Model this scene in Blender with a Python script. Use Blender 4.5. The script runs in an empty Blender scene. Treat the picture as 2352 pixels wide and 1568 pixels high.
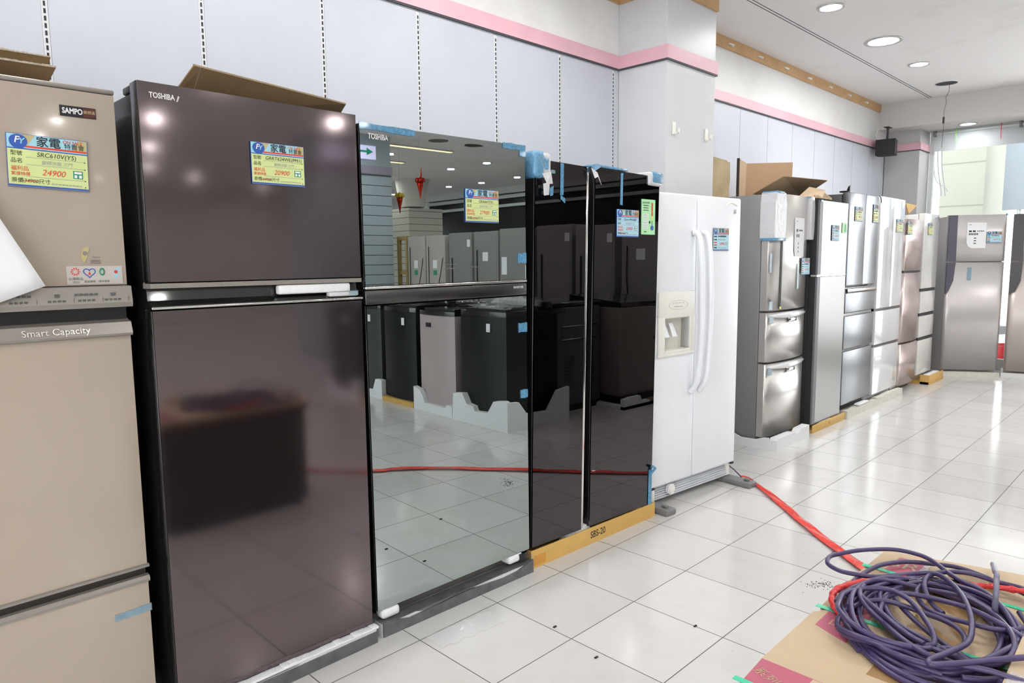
import bpy, bmesh, math, random
from mathutils import Vector, Matrix
random.seed(7)
SC = bpy.context.scene
COL = SC.collection
R = math.radians

# ------------------------------------------------------------------ camera
cam_d = bpy.data.cameras.new('camera'); cam = bpy.data.objects.new('camera', cam_d); COL.objects.link(cam)
cam_d.sensor_width = 36.0; cam_d.lens = 1611.09 * 36.0 / 2352.0
cam_d.clip_start = 0.05; cam_d.clip_end = 200
YAW, PITCH, ROLL = 0.78439754, -0.115180613, -0.00943824
fwd = Vector((math.sin(YAW)*math.cos(PITCH), math.cos(YAW)*math.cos(PITCH), math.sin(PITCH)))
rgt = Vector((math.cos(YAW), -math.sin(YAW), 0)); upv = rgt.cross(fwd)
r2 = rgt*math.cos(ROLL) + upv*math.sin(ROLL); u2 = -rgt*math.sin(ROLL) + upv*math.cos(ROLL)
m = Matrix((( r2.x, u2.x, -fwd.x, -1.499), (r2.y, u2.y, -fwd.y, -2.0035), (r2.z, u2.z, -fwd.z, 1.4068), (0, 0, 0, 1)))
cam.matrix_world = m
SC.camera = cam

# ------------------------------------------------------------------ sky, daylight, exposure
SC.view_settings.view_transform = 'Standard'; SC.view_settings.look = 'None'
SC.view_settings.gamma = 1.0; SC.view_settings.exposure = -0.17; SC.view_settings.use_curve_mapping = False
W = bpy.data.worlds.new('world'); SC.world = W; W.use_nodes = True
wn = W.node_tree.nodes; wl = W.node_tree.links
bg = wn['Background']; bg.inputs[1].default_value = 3.6
sky = wn.new('ShaderNodeTexSky'); sky.sky_type = 'HOSEK_WILKIE'; sky.turbidity = 8.0; sky.sun_direction = (0.5, 0.3, 0.75)
mixw = wn.new('ShaderNodeMix'); mixw.data_type = 'RGBA'; mixw.inputs[0].default_value = 0.97
wl.new(sky.outputs[0], mixw.inputs[6]); mixw.inputs[7].default_value = (0.97, 0.98, 1.0, 1)
wl.new(mixw.outputs[2], bg.inputs[0])

def area(name, loc, direction, sx, sy, power, color=(1, 1, 1), shape='RECTANGLE', spread=180):
    L = bpy.data.lights.new(name, 'AREA'); L.energy = power; L.color = color; L.shape = shape
    L.size = sx; L.size_y = sy; L.spread = R(spread)
    o = bpy.data.objects.new(name, L); COL.objects.link(o); o.location = loc
    o.rotation_euler = Vector(direction).to_track_quat('-Z', 'Y').to_euler()
    return o
# daylight entering through the glazed shop front at the far end
area('daylight_end_window', (8.86, -1.9, 1.45), (-1, -0.1, -0.1), 2.4, 2.4, 90, (0.93, 0.97, 1.0))
area('added_left_fill', (-5.1, -4.5, 1.5), (1, 0.1, 0.12), 8.0, 2.2, 125, (0.95, 0.97, 1.0))  # fill lamp added on the unseen left side to lift the ceiling

# ------------------------------------------------------------------ materials
MATS = {}
def mat(name, col, rough=0.5, metal=0.0, spec=0.5, noise=0.0, nscale=6.0, emit=None, estr=0.0, trans=0.0, alpha=1.0, coat=0.0, ior=1.5, bump=0.0, bscale=(40, 40, 40), aniso=0.0):
    if name in MATS: return MATS[name]
    M = bpy.data.materials.new(name); M.use_nodes = True; nt = M.node_tree; b = nt.nodes['Principled BSDF']
    c = (col[0], col[1], col[2], 1)
    b.inputs['Base Color'].default_value = c; b.inputs['Roughness'].default_value = rough
    b.inputs['Metallic'].default_value = metal; b.inputs['Specular IOR Level'].default_value = spec
    b.inputs['IOR'].default_value = ior
    b.inputs['Transmission Weight'].default_value = trans; b.inputs['Alpha'].default_value = alpha
    b.inputs['Coat Weight'].default_value = coat; b.inputs['Coat Roughness'].default_value = 0.05
    if aniso: b.inputs['Anisotropic'].default_value = aniso
    if emit: b.inputs['Emission Color'].default_value = (*emit, 1); b.inputs['Emission Strength'].default_value = estr
    tc = nt.nodes.new('ShaderNodeTexCoord')
    n = nt.nodes.new('ShaderNodeTexNoise'); n.inputs['Scale'].default_value = nscale; n.inputs['Detail'].default_value = 4
    nt.links.new(tc.outputs['Object'], n.inputs['Vector'])
    mx = nt.nodes.new('ShaderNodeMix'); mx.data_type = 'RGBA'; mx.blend_type = 'MULTIPLY'
    mx.inputs[6].default_value = c
    cr = nt.nodes.new('ShaderNodeValToRGB'); lo = 1 - max(noise, 0.015) * 2
    cr.color_ramp.elements[0].color = (lo, lo, lo, 1); cr.color_ramp.elements[1].color = (1, 1, 1, 1)
    cr.color_ramp.elements[0].position = 0.3; cr.color_ramp.elements[1].position = 0.7
    nt.links.new(n.outputs['Fac'], cr.inputs[0]); mx.inputs[0].default_value = 1.0
    nt.links.new(cr.outputs[0], mx.inputs[7]); nt.links.new(mx.outputs[2], b.inputs['Base Color'])
    if bump:
        mp = nt.nodes.new('ShaderNodeMapping'); mp.inputs['Scale'].default_value = bscale
        n2 = nt.nodes.new('ShaderNodeTexNoise'); n2.inputs['Scale'].default_value = 1.0; n2.inputs['Detail'].default_value = 3
        nt.links.new(tc.outputs['Object'], mp.inputs[0]); nt.links.new(mp.outputs[0], n2.inputs['Vector'])
        bp = nt.nodes.new('ShaderNodeBump'); bp.inputs['Strength'].default_value = bump; bp.inputs['Distance'].default_value = 0.01
        nt.links.new(n2.outputs['Fac'], bp.inputs['Height']); nt.links.new(bp.outputs[0], b.inputs['Normal'])
    MATS[name] = M
    return M

cream = mat('cream enamel', (.43, .355, .285), .10, 0, .5, coat=.6)
creamgrey = mat('warm grey plastic', (.29, .26, .235), .28, 0.2)
brown = mat('brown brushed steel', (.185, .150, .155), .08, .95, noise=.03, nscale=3)
black = mat('black painted steel', (.008, .008, .009), .22)
blackp = mat('black plastic', (.012, .012, .013), .35)
gloss_black = mat('gloss black plastic', (.012, .012, .012), .05, coat=1)
mirror = mat('tinted mirror glass', (.44, .485, .485), .003, 1.0)
blackglass = mat('black door glass', (.100, .093, .096), .004, 1.0)
smoke = mat('smoked steel band', (.10, .10, .10), .22, .9)
chrome = mat('chrome', (.82, .80, .78), .12, 1.0)
white_e = mat('white enamel', (.84, .86, .90), .3)
white_g = mat('glossy white glass', (.80, .81, .83), .06, coat=.5)
ivory = mat('ivory plastic', (.84, .83, .76), .35)
ivory_d = mat('ivory recess', (.68, .66, .60), .45)
silver = mat('polished stainless', (.60, .575, .55), .28, .65)
greyside = mat('grey painted side panel', (.225, .225, .23), .38, .3)
dsteel = mat('dark brushed stainless', (.20, .192, .184), .30, .8)
dside = mat('charcoal side panel', (.07, .07, .072), .4, .3)
bsteel = mat('blue grey steel', (.24, .25, .265), .28, .75)
pinks = mat('champagne pink steel', (.58, .47, .45), .25, .65)
whited = mat('pearl white glass', (.74, .73, .70), .08, coat=.5)
mats_s = mat('satin silver steel', (.60, .565, .56), .34, .45)
purples = mat('violet grey grip panel', (.20, .19, .24), .25, .7)
brownsilver = mat('warm steel', (.58, .52, .49), .34, .45)
dgrip = mat('dark brown grip', (.035, .028, .028), .3)
foam = mat('white expanded foam', (.82, .83, .84), .75, noise=.03, nscale=60, bump=.25, bscale=(180, 180, 180))
foam_d = mat('dusty foam', (.72, .70, .62), .8, noise=.07, nscale=25, bump=.3, bscale=(160, 160, 160))
wrap = mat('grey shrink wrap', (.13, .133, .14), .18, noise=.15, nscale=20, bump=.6, bscale=(30, 30, 60))
card_y = mat('yellow corrugated board', (.68, .42, .12), .6, noise=.06, nscale=9)
card_b = mat('brown corrugated board', (.255, .165, .08), .75, noise=.07, nscale=8)  # brown darkened to paint in the shade on the boards' undersides
card_l = mat('light corrugated board', (.50, .36, .23), .75, noise=.05, nscale=8)
card_k = mat('kraft board', (.54, .41, .27), .7, noise=.05, nscale=6)
card_e = mat('torn board edge', (.60, .52, .40), .9, noise=.2, nscale=160)
wood = mat('rough pine plank', (.52, .41, .24), .7, noise=.16, nscale=5, bump=.4, bscale=(30, 30, 3))
magenta = mat('magenta print', (.46, .105, .165), .6, noise=.04)
green_s = mat('green strapping', (.05, .55, .33), .35)
btape = mat('blue packing tape', (.14, .42, .68), .22, alpha=.78, noise=.2, nscale=90, coat=.5, bump=.5, bscale=(60, 60, 60))
btape_d = mat('pale blue tape', (.35, .52, .62), .25, alpha=.55, noise=.1, nscale=60)
ftape = mat('brown packing tape', (.44, .27, .12), .15, noise=.12, nscale=14, coat=.6)
film = mat('clear plastic film', (.9, .92, .95), .08, alpha=.28, coat=1, bump=1.0, bscale=(40, 40, 40))
film_w = mat('cloudy plastic wrap', (.72, .72, .75), .3, alpha=.85, bump=.5, bscale=(30, 30, 30))
paper = mat('white paper', (.82, .82, .84), .8)
paper_y = mat('lime card stock', (.66, .75, .32), .5)
paper_c = mat('pale blue card stock', (.42, .68, .78), .5)
ink = mat('black ink', (.015, .015, .018), .6)
inkg = mat('grey pencil', (.36, .38, .40), .6)
inkr = mat('red ink', (.75, .06, .03), .6)
inkw = mat('white ink', (.85, .85, .85), .5)
inkgrey = mat('dark grey print', (.10, .10, .10), .5)
inkb = mat('blue print', (.03, .10, .42), .45)
inkc = mat('cyan print', (.35, .66, .76), .45)
inkgold = mat('gold print', (.52, .45, .22), .4)
inkgreen = mat('green print', (.03, .28, .16), .5)
silverink = mat('silver lettering', (.75, .74, .73), .25, .8)
lime = mat('pale green label', (.42, .80, .42), .5)
pinkband = mat('pink laminate band', (.80, .47, .54), .4, noise=.07, nscale=3)
darkline = mat('groove and painted shadow strip', (.06, .06, .07), .6)
trimwood = mat('orange beech trim', (.60, .37, .17), .45, noise=.08, nscale=12, bump=.1, bscale=(3, 60, 60))
red_t = mat('red plastic ribbon', (.88, .055, .04), .24, alpha=.93, noise=.12, nscale=25, coat=.3, bump=.5, bscale=(20, 20, 20))
red_w = mat('red wrapped tape', (.62, .03, .03), .3, bump=.7, bscale=(70, 70, 70))
purple = mat('purple rubber cable', (.062, .043, .125), .33, noise=.1, nscale=40)
purple_d = mat('dusty cable', (.22, .21, .30), .4, noise=.2, nscale=40)
greyblock = mat('grey plastic foot', (.20, .20, .20), .5)
spk = mat('black speaker grille', (.02, .02, .021), .6, bump=.6, bscale=(300, 300, 300))
glass = mat('clear window glass', (1, 1, 1), .0, trans=1.0, ior=1.02, spec=.15)
framem = mat('pale aluminium frame', (.62, .66, .64), .4, .3)
blind = mat('grey roller blind', (.50, .53, .54), .7)
lampw = mat('lit lamp diffuser', (1, 1, 1), .5, emit=(.93, .97, 1.0), estr=70.0)
lampy = mat('warm lit diffuser', (1, 1, 1), .5, emit=(1, .72, .36), estr=3.0)
lampr = mat('lamp trim ring', (.55, .55, .53), .35, .4)
signw = mat('lit sign face', (.8, .75, 1), .4, emit=(.72, .66, 1.0), estr=1.0)
gold = mat('gold foil', (.75, .55, .08), .2, 1.0)
redfoil = mat('red foil', (.55, .04, .02), .22, .9)
wirem = mat('black wire', (.02, .02, .02), .5)
string = mat('pale string', (.6, .58, .52), .8)
slat = mat('slat wall board', (.47, .53, .56), .5)
beigepanel = mat('beige steel back', (.42, .39, .35), .5)
greypanel = mat('grey steel back', (.23, .225, .21), .5)
pinkwash = mat('rose enamel', (.46, .37, .37), .25)
blackwin = mat('black window film', (.006, .006, .007), .3)
tan = mat('raw timber', (.48, .34, .13), .7, noise=.1)
asph = mat('pale paving', (.55, .55, .53), .8, noise=.06)
creamwall = mat('cream facade tiles', (.40, .42, .35), .6)
bluesign = mat('blue sign board', (.34, .40, .45), .5)
leafm = mat('green foliage', (.12, .34, .05), .6, noise=.3, nscale=8)
scootm = mat('grey scooter body', (.35, .36, .38), .3)
redm = mat('red plastic', (.72, .04, .05), .4)
rubber = mat('black rubber', (.02, .02, .02), .8)

# ------------------------------------------------------------------ mesh helpers
class MB:
    def __init__(s): s.bm = bmesh.new(); s.mats = []
    def mi(s, m):
        if m not in s.mats: s.mats.append(m)
        return s.mats.index(m)
    def _add(s, verts, faces, m, smooth=False):
        i = s.mi(m); vs = [s.bm.verts.new(v) for v in verts]
        for f in faces:
            try:
                fc = s.bm.faces.new([vs[k] for k in f]); fc.material_index = i; fc.smooth = smooth
            except ValueError: pass
        return vs
    def box(s, x0, x1, y0, y1, z0, z1, m, bev=0.0, seg=2, M=None):
        t = bmesh.new(); bmesh.ops.create_cube(t, size=1)
        for v in t.verts: v.co = Vector((x0 + (v.co.x+.5)*(x1-x0), y0 + (v.co.y+.5)*(y1-y0), z0 + (v.co.z+.5)*(z1-z0)))
        if bev: bmesh.ops.bevel(t, geom=list(t.edges), offset=bev, segments=seg, affect='EDGES', profile=.5)
        s.merge(t, m, M, smooth=bool(bev)); return s
    def merge(s, t, m, M=None, smooth=False):
        t.verts.index_update()
        vs = [(M @ v.co if M else v.co.copy()) for v in t.verts]
        fs = [[v.index for v in f.verts] for f in t.faces]
        s._add(vs, fs, m, smooth); t.free()
    def prism(s, pts, a0, a1, m, axis='y', M=None):
        # pts 2D polygon; axis: extrusion axis. y: pts=(x,z); x: pts=(y,z); z: pts=(x,y)
        def P(p, a):
            v = {'y': (p[0], a, p[1]), 'x': (a, p[0], p[1]), 'z': (p[0], p[1], a)}[axis]
            v = Vector(v); return M @ v if M else v
        n = len(pts); vs = [P(p, a0) for p in pts] + [P(p, a1) for p in pts]
        fs = [list(range(n)), list(range(2*n-1, n-1, -1))] + [[i, i+n, (i+1) % n + n, (i+1) % n] for i in range(n)]
        s._add(vs, fs, m); return s
    def sheet(s, pts, th, m):
        # planar-ish 3D polygon with thickness
        v = [Vector(p) for p in pts]; n = Vector((0, 0, 0))
        for i in range(len(v)): n += (v[i]-v[0]).cross(v[(i+1) % len(v)]-v[0])
        n.normalize(); k = len(v)
        s._add(v + [p - n*th for p in v], [list(range(k)), list(range(2*k-1, k-1, -1))] + [[i, (i+1) % k, (i+1) % k + k, i+k][::-1] for i in range(k)], m); return s
    def cyl(s, c, r, h, m, axis='z', n=24, r2=None, smooth=True):
        r2 = r if r2 is None else r2; vs = []; c = Vector(c)
        for k, (rr, hh) in enumerate(((r, 0), (r2, h))):
            for i in range(n):
                a = 2*math.pi*i/n; p = (rr*math.cos(a), rr*math.sin(a), hh)
                if axis == 'x': p = (p[2], p[0], p[1])
                if axis == 'y': p = (p[0], p[2], p[1])
                vs.append(c + Vector(p))
        s._add(vs, [[i, (i+1) % n, (i+1) % n + n, i+n] for i in range(n)], m, smooth)
        s._add(vs[:n], [list(range(n))], m); s._add(vs[n:], [list(range(n))], m); return s
    def lathe(s, prof, m, c=(0, 0, 0), n=24, lobes=0, amp=0):
        vs = []; c = Vector(c)
        for r, z in prof:
            for i in range(n):
                a = 2*math.pi*i/n; rr = r*(1+amp*math.cos(lobes*a)) if lobes else r
                vs.append(c + Vector((rr*math.cos(a), rr*math.sin(a), z)))
        k = len(prof)
        s._add(vs, [[j*n+i, j*n+(i+1) % n, (j+1)*n+(i+1) % n, (j+1)*n+i] for j in range(k-1) for i in range(n)], m, True); return s
    def tube(s, pts, r, m, n=8, closed=False, smoothpath=True, caps=True):
        P = [Vector(p) for p in pts]
        if smoothpath and len(P) > 2:
            Q = []; L = len(P); rng = range(L) if closed else range(L-1)
            for i in rng:
                p0 = P[(i-1) % L] if (closed or i > 0) else P[i]; p1 = P[i]; p2 = P[(i+1) % L]
                p3 = P[(i+2) % L] if (closed or i+2 < L) else p2
                for k in range(6):
                    t = k/6; t2 = t*t; t3 = t2*t
                    Q.append(.5*((2*p1)+(p2-p0)*t+(2*p0-5*p1+4*p2-p3)*t2+(3*p1-p0-3*p2+p3)*t3))
            if not closed: Q.append(P[-1])
            P = Q
        L = len(P); vs = []; T0 = (P[1]-P[0]).normalized()
        up = Vector((0, 0, 1)) if abs(T0.z) < .9 else Vector((1, 0, 0)); N = (up - T0*up.dot(T0)).normalized()
        for i in range(L):
            if closed: T = (P[(i+1) % L]-P[i-1]).normalized()
            else: T = (P[min(i+1, L-1)]-P[max(i-1, 0)]).normalized()
            N = (N - T*N.dot(T)).normalized(); B = T.cross(N)
            rr = r(i/(L-1)) if callable(r) else r
            for k in range(n):
                a = 2*math.pi*k/n; vs.append(P[i] + (N*math.cos(a)+B*math.sin(a))*rr)
        rings = L if closed else L-1
        s._add(vs, [[i*n+k, i*n+(k+1) % n, ((i+1) % L)*n+(k+1) % n, ((i+1) % L)*n+k] for i in range(rings) for k in range(n)], m, True)
        if caps and not closed:
            s._add(vs[:n], [list(range(n))], m); s._add(vs[-n:], [list(range(n))], m)
        return s
    def text(s, txt, P, u, v, size, m, align='CENTER', off=0.0, width=None, bold=0.0, shear=0.0):
        me = text_mesh(txt, align, bold, shear)
        if not me[0]: return s
        xs = [p[0] for p in me[0]]; w = max(xs)-min(xs); k = size
        kx = size if width is None else width/max(w, 1e-6)
        u = Vector(u).normalized(); v = Vector(v).normalized(); n = u.cross(v)
        s._add([Vector(P) + u*p[0]*kx + v*p[1]*k + n*off for p in me[0]], me[1], m); return s
    def build(s, name, parent=None, M=None, label=None):
        me = bpy.data.meshes.new(name)
        bmesh.ops.recalc_face_normals(s.bm, faces=s.bm.faces)
        s.bm.to_mesh(me); s.bm.free()
        for mm in s.mats: me.materials.append(mm)
        o = bpy.data.objects.new(name, me); COL.objects.link(o)
        if parent: o.parent = parent
        if M is not None: o.matrix_local = M
        if label: o['label'] = label
        return o
_TC = {}
def text_mesh(txt, align, bold, shear=0.0):
    key = (txt, align, bold, shear)
    if key in _TC: return _TC[key]
    c = bpy.data.curves.new('t', 'FONT'); c.body = txt; c.size = 1.0; c.align_x = align; c.align_y = 'CENTER'; c.offset = bold; c.resolution_u = 3
    c.shear = shear
    o = bpy.data.objects.new('t', c); COL.objects.link(o)
    dg = bpy.context.evaluated_depsgraph_get(); dg.update()
    me = bpy.data.meshes.new_from_object(o.evaluated_get(dg))
    out = ([tuple(v.co) for v in me.vertices], [list(p.vertices) for p in me.polygons])
    bpy.data.objects.remove(o); bpy.data.curves.remove(c); bpy.data.meshes.remove(me)
    _TC[key] = out; return out
def tag(o, label=None, cat=None, group=None, kind=None):
    if label: o['label'] = label
    if cat: o['category'] = cat
    if group: o['group'] = group
    if kind: o['kind'] = kind
    return o
def empty(name, loc, ang=0, label=None, cat=None, group=None, tilt=0):
    o = bpy.data.objects.new(name, None); COL.objects.link(o); o.empty_display_size = .1
    o.location = loc; o.rotation_euler = (0, R(tilt), R(ang)); return tag(o, label, cat, group)
def struct(b, name, parent=None):
    o = b.build(name, parent)
    if not parent: o['kind'] = 'structure'
    return o

# ------------------------------------------------------------------ structure materials
def floor_mat():
    M = bpy.data.materials.new('polished floor tiles'); M.use_nodes = True; nt = M.node_tree; b = nt.nodes['Principled BSDF']
    N = nt.nodes.new; Lk = nt.links.new
    tc = N('ShaderNodeTexCoord'); sx = N('ShaderNodeSeparateXYZ'); Lk(tc.outputs['Object'], sx.inputs[0])
    masks = []; cells = []
    for ax in (0, 1):
        d = N('ShaderNodeMath'); d.operation = 'DIVIDE'; Lk(sx.outputs[ax], d.inputs[0]); d.inputs[1].default_value = .4
        a = N('ShaderNodeMath'); a.operation = 'ADD'; Lk(d.outputs[0], a.inputs[0]); a.inputs[1].default_value = 100.5
        fr = N('ShaderNodeMath'); fr.operation = 'FRACT'; Lk(a.outputs[0], fr.inputs[0])
        s = N('ShaderNodeMath'); s.operation = 'SUBTRACT'; Lk(fr.outputs[0], s.inputs[0]); s.inputs[1].default_value = .5
        ab = N('ShaderNodeMath'); ab.operation = 'ABSOLUTE'; Lk(s.outputs[0], ab.inputs[0])
        lt = N('ShaderNodeMath'); lt.operation = 'LESS_THAN'; Lk(ab.outputs[0], lt.inputs[0]); lt.inputs[1].default_value = .0048
        masks.append(lt)
        fl = N('ShaderNodeMath'); fl.operation = 'FLOOR'; Lk(d.outputs[0], fl.inputs[0]); cells.append(fl)
    mx = N('ShaderNodeMath'); mx.operation = 'MAXIMUM'; Lk(masks[0].outputs[0], mx.inputs[0]); Lk(masks[1].outputs[0], mx.inputs[1])
    cx = N('ShaderNodeCombineXYZ'); Lk(cells[0].outputs[0], cx.inputs[0]); Lk(cells[1].outputs[0], cx.inputs[1])
    wnn = N('ShaderNodeTexWhiteNoise'); Lk(cx.outputs[0], wnn.inputs[0])
    cr = N('ShaderNodeValToRGB'); cr.color_ramp.elements[0].color = (.60, .588, .568, 1); cr.color_ramp.elements[1].color = (.65, .64, .625, 1)
    Lk(wnn.outputs['Value'], cr.inputs[0])
    n1 = N('ShaderNodeTexNoise'); n1.inputs['Scale'].default_value = 7; n1.inputs['Detail'].default_value = 8; Lk(tc.outputs['Object'], n1.inputs['Vector'])
    c2 = N('ShaderNodeValToRGB'); c2.color_ramp.elements[0].position = .28; c2.color_ramp.elements[0].color = (.955, .95, .94, 1); c2.color_ramp.elements[1].position = .5
    Lk(n1.outputs['Fac'], c2.inputs[0])
    m1 = N('ShaderNodeMix'); m1.data_type = 'RGBA'; m1.blend_type = 'MULTIPLY'; m1.inputs[0].default_value = 1; Lk(cr.outputs[0], m1.inputs[6]); Lk(c2.outputs[0], m1.inputs[7])
    # specks of dirt
    n3 = N('ShaderNodeTexNoise'); n3.inputs['Scale'].default_value = 26; n3.inputs['Detail'].default_value = 6; Lk(tc.outputs['Object'], n3.inputs['Vector'])
    c3 = N('ShaderNodeValToRGB'); c3.color_ramp.elements[0].position = .235; c3.color_ramp.elements[0].color = (.45, .43, .4, 1); c3.color_ramp.elements[1].position = .27
    Lk(n3.outputs['Fac'], c3.inputs[0])
    m3 = N('ShaderNodeMix'); m3.data_type = 'RGBA'; m3.blend_type = 'MULTIPLY'; m3.inputs[0].default_value = 1; Lk(m1.outputs[2], m3.inputs[6]); Lk(c3.outputs[0], m3.inputs[7])
    m2 = N('ShaderNodeMix'); m2.data_type = 'RGBA'; Lk(mx.outputs[0], m2.inputs[0]); Lk(m3.outputs[2], m2.inputs[6]); m2.inputs[7].default_value = (.09, .088, .085, 1)
    Lk(m2.outputs[2], b.inputs['Base Color'])
    b.inputs['Roughness'].default_value = .13; b.inputs['Specular IOR Level'].default_value = .5
    mr = N('ShaderNodeMath'); mr.operation = 'MULTIPLY_ADD'; Lk(mx.outputs[0], mr.inputs[0]); mr.inputs[1].default_value = .5; mr.inputs[2].default_value = .13
    Lk(mr.outputs[0], b.inputs['Roughness'])
    n4 = N('ShaderNodeTexNoise'); n4.inputs['Scale'].default_value = 2.2; n4.inputs['Detail'].default_value = 2; Lk(tc.outputs['Object'], n4.inputs['Vector'])
    bp = N('ShaderNodeBump'); bp.inputs['Strength'].default_value = .05; bp.inputs['Distance'].default_value = .05; Lk(n4.outputs['Fac'], bp.inputs['Height']); Lk(bp.outputs[0], b.inputs['Normal'])
    return M
def stained(name, base, stain, scale, lo, hi, rough=.7, near=None):
    M = bpy.data.materials.new(name); M.use_nodes = True; nt = M.node_tree; b = nt.nodes['Principled BSDF']; N = nt.nodes.new; Lk = nt.links.new
    tc = N('ShaderNodeTexCoord'); n1 = N('ShaderNodeTexNoise'); n1.inputs['Scale'].default_value = scale; n1.inputs['Detail'].default_value = 7; n1.inputs['Roughness'].default_value = .6
    Lk(tc.outputs['Object'], n1.inputs['Vector'])
    c = N('ShaderNodeValToRGB'); c.color_ramp.elements[0].position = lo; c.color_ramp.elements[0].color = (*stain, 1); c.color_ramp.elements[1].position = hi; c.color_ramp.elements[1].color = (*base, 1)
    Lk(n1.outputs['Fac'], c.inputs[0]); Lk(c.outputs[0], b.inputs['Base Color']); b.inputs['Roughness'].default_value = rough
    return M
def slat_mat(name, base):
    M = bpy.data.materials.new(name); M.use_nodes = True; nt = M.node_tree; b = nt.nodes['Principled BSDF']; N = nt.nodes.new; Lk = nt.links.new
    tc = N('ShaderNodeTexCoord'); sx = N('ShaderNodeSeparateXYZ'); Lk(tc.outputs['Object'], sx.inputs[0])
    d = N('ShaderNodeMath'); d.operation = 'DIVIDE'; Lk(sx.outputs[2], d.inputs[0]); d.inputs[1].default_value = .15
    fr = N('ShaderNodeMath'); fr.operation = 'FRACT'; Lk(d.outputs[0], fr.inputs[0])
    lt = N('ShaderNodeMath'); lt.operation = 'LESS_THAN'; Lk(fr.outputs[0], lt.inputs[0]); lt.inputs[1].default_value = .07
    m2 = N('ShaderNodeMix'); m2.data_type = 'RGBA'; Lk(lt.outputs[0], m2.inputs[0]); m2.inputs[6].default_value = (*base, 1); m2.inputs[7].default_value = (.04, .05, .06, 1)
    Lk(m2.outputs[2], b.inputs['Base Color']); b.inputs['Roughness'].default_value = .5
    return M
M_floor = floor_mat()
M_ceil = stained('painted ceiling', (.86, .845, .83), (.70, .67, .62), .9, .24, .42)
M_wall = stained('white wall panel', (.545, .57, .63), (.52, .54, .60), 2.0, .3, .55, .42)
M_upper = stained('upper wall paint', (.77, .77, .76), (.70, .69, .66), 1.6, .3, .5)
M_pillar = stained('pillar laminate', (.64, .645, .665), (.59, .59, .61), 2.2, .3, .5, .4)
M_slat = slat_mat('slat wall boards', (.40, .46, .50)); M_slat2 = slat_mat('beige slat boards', (.50, .48, .42))

# ------------------------------------------------------------------ room shell
CZ = 3.30; WY = 1.15
struct(MB().box(-5.2, 11.3, -16.2, 1.4, -.12, 0, M_floor), 'floor')
b = MB().box(-5.2, 11.3, -16.2, 1.4, CZ, CZ+.12, M_ceil)
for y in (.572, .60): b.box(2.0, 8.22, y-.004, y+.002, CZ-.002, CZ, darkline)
struct(b, 'ceiling')
b = MB().box(-5.2, 8.9, WY, WY+.2, 2.75, CZ, M_upper); b.box(-5.2, 8.9, WY+.012, WY+.2, 0, 2.75, M_wall)
xs = [-5.2] + [-.79 + .581*k for k in range(-7, 7)]
for i in range(len(xs)-1):
    if xs[i+1]-xs[i] > .1: b.box(xs[i]+.012, xs[i+1]-.012, WY, WY+.012, 0, 2.75, M_wall)
b.box(xs[-1]+.012, 2.76, WY, WY+.012, 0, 2.75, M_wall)
xf = [3.41] + [4.035 + .5555*k for k in range(0, 9)]
for i in range(len(xf)-1): b.box(xf[i]+.004, xf[i+1]-.004, WY, WY+.012, 0, 2.75, M_wall)
struct(b, 'wall_back')
# slotted shelving standards let into the wall
def standard(x, n, z1=2.745):
    b = MB().box(x-.011, x+.011, WY+.001, WY+.0118, 0.02, z1, mat('white standard', (.70, .71, .74), .4))
    z = 1.7
    while z < z1-.02:
        b.box(x-.0035, x+.0035, WY-.001, WY+.002, z, z+.017, ink); z += .0265
    struct(b, 'trim_%d' % n)
for i, x in enumerate(xs[-8:]): standard(x, 10+i)
def thin_standard(x, n):
    b = MB().box(x-.004, x+.004, WY+.003, WY+.0118, 0.02, 2.745, mat('white standard', (.70, .71, .74), .4))
    z = 1.7
    while z < 2.73:
        b.box(x-.002, x+.002, WY+.001, WY+.004, z, z+.017, inkg); z += .0265
    struct(b, 'trim_%d' % n)
for i, x in enumerate(xf[1:]): thin_standard(x, 20+i)
PX0, PX1, PY = 2.76, 3.405, .745
b = MB().box(PX0, PX1, PY, WY-.002, 0, CZ, M_pillar)
struct(b, 'wall_pillar')
def band(x0, x1, y0, y1, n, z0=2.755, z1=2.85):
    b = MB().box(x0, x1, y0, y1, z0+.006, z1, pinkband).box(x0, x1, y0+.003, y1, z0-.004, z0+.006, darkline)  # dark strip paints in the shadow line below the band
    struct(b, 'trim_%d' % n)
band(-5.2, PX0-.016, WY-.016, WY, 1)
band(PX0-.016, PX0, PY-.016, WY, 2); band(PX0, PX1+.016, PY-.016, PY, 3); band(PX1, PX1+.016, PY, WY, 4)
band(PX1+.016, 8.47, WY-.016, WY, 5, 2.755, 2.845)
# beech batten under the ceiling
def batten(x0, x1, y0, y1, n): struct(MB().box(x0, x1, y0, y1, 3.205, CZ-.001, trimwood), 'trim_%d' % n)
batten(-5.2, PX0, WY-.02, WY-.001, 30); batten(PX0-.02, PX0, PY-.02, WY-.02, 31); batten(PX0, PX1, PY-.02, PY-.001, 32)
batten(PX1, 8.22, WY-.02, WY-.001, 33)
# pilaster, soffit beam, far window wall
b = MB().box(8.5, 8.92, .746, WY, 0, 2.99, mat('grey pilaster', (.52, .51, .51), .6))
struct(b, 'wall_corner')
band(8.484, 8.5, .73, WY, 6, 2.735, 2.825); band(8.5, 8.90, .73, .746, 7, 2.735, 2.825)
struct(MB().box(8.22, 9.05, -3.4, WY+.2, 2.99, CZ-.001, mat('painted beam', (.66, .64, .62), .7)), 'wall_beam')
b = MB()
b.box(8.87, 8.93, -3.2, .70, .0, .13, framem)
for y in (.70, -.62, -1.9, -3.2): b.box(8.87, 8.93, y-.02, y+.028, .13, 2.99, framem)
b.box(8.87, 8.93, -3.2, .70, 2.93, 2.99, framem)
w = struct(b, 'window_1')
o = MB().box(8.895, 8.903, -3.2, .70, .13, 2.93, glass).build('pane', w)
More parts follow.
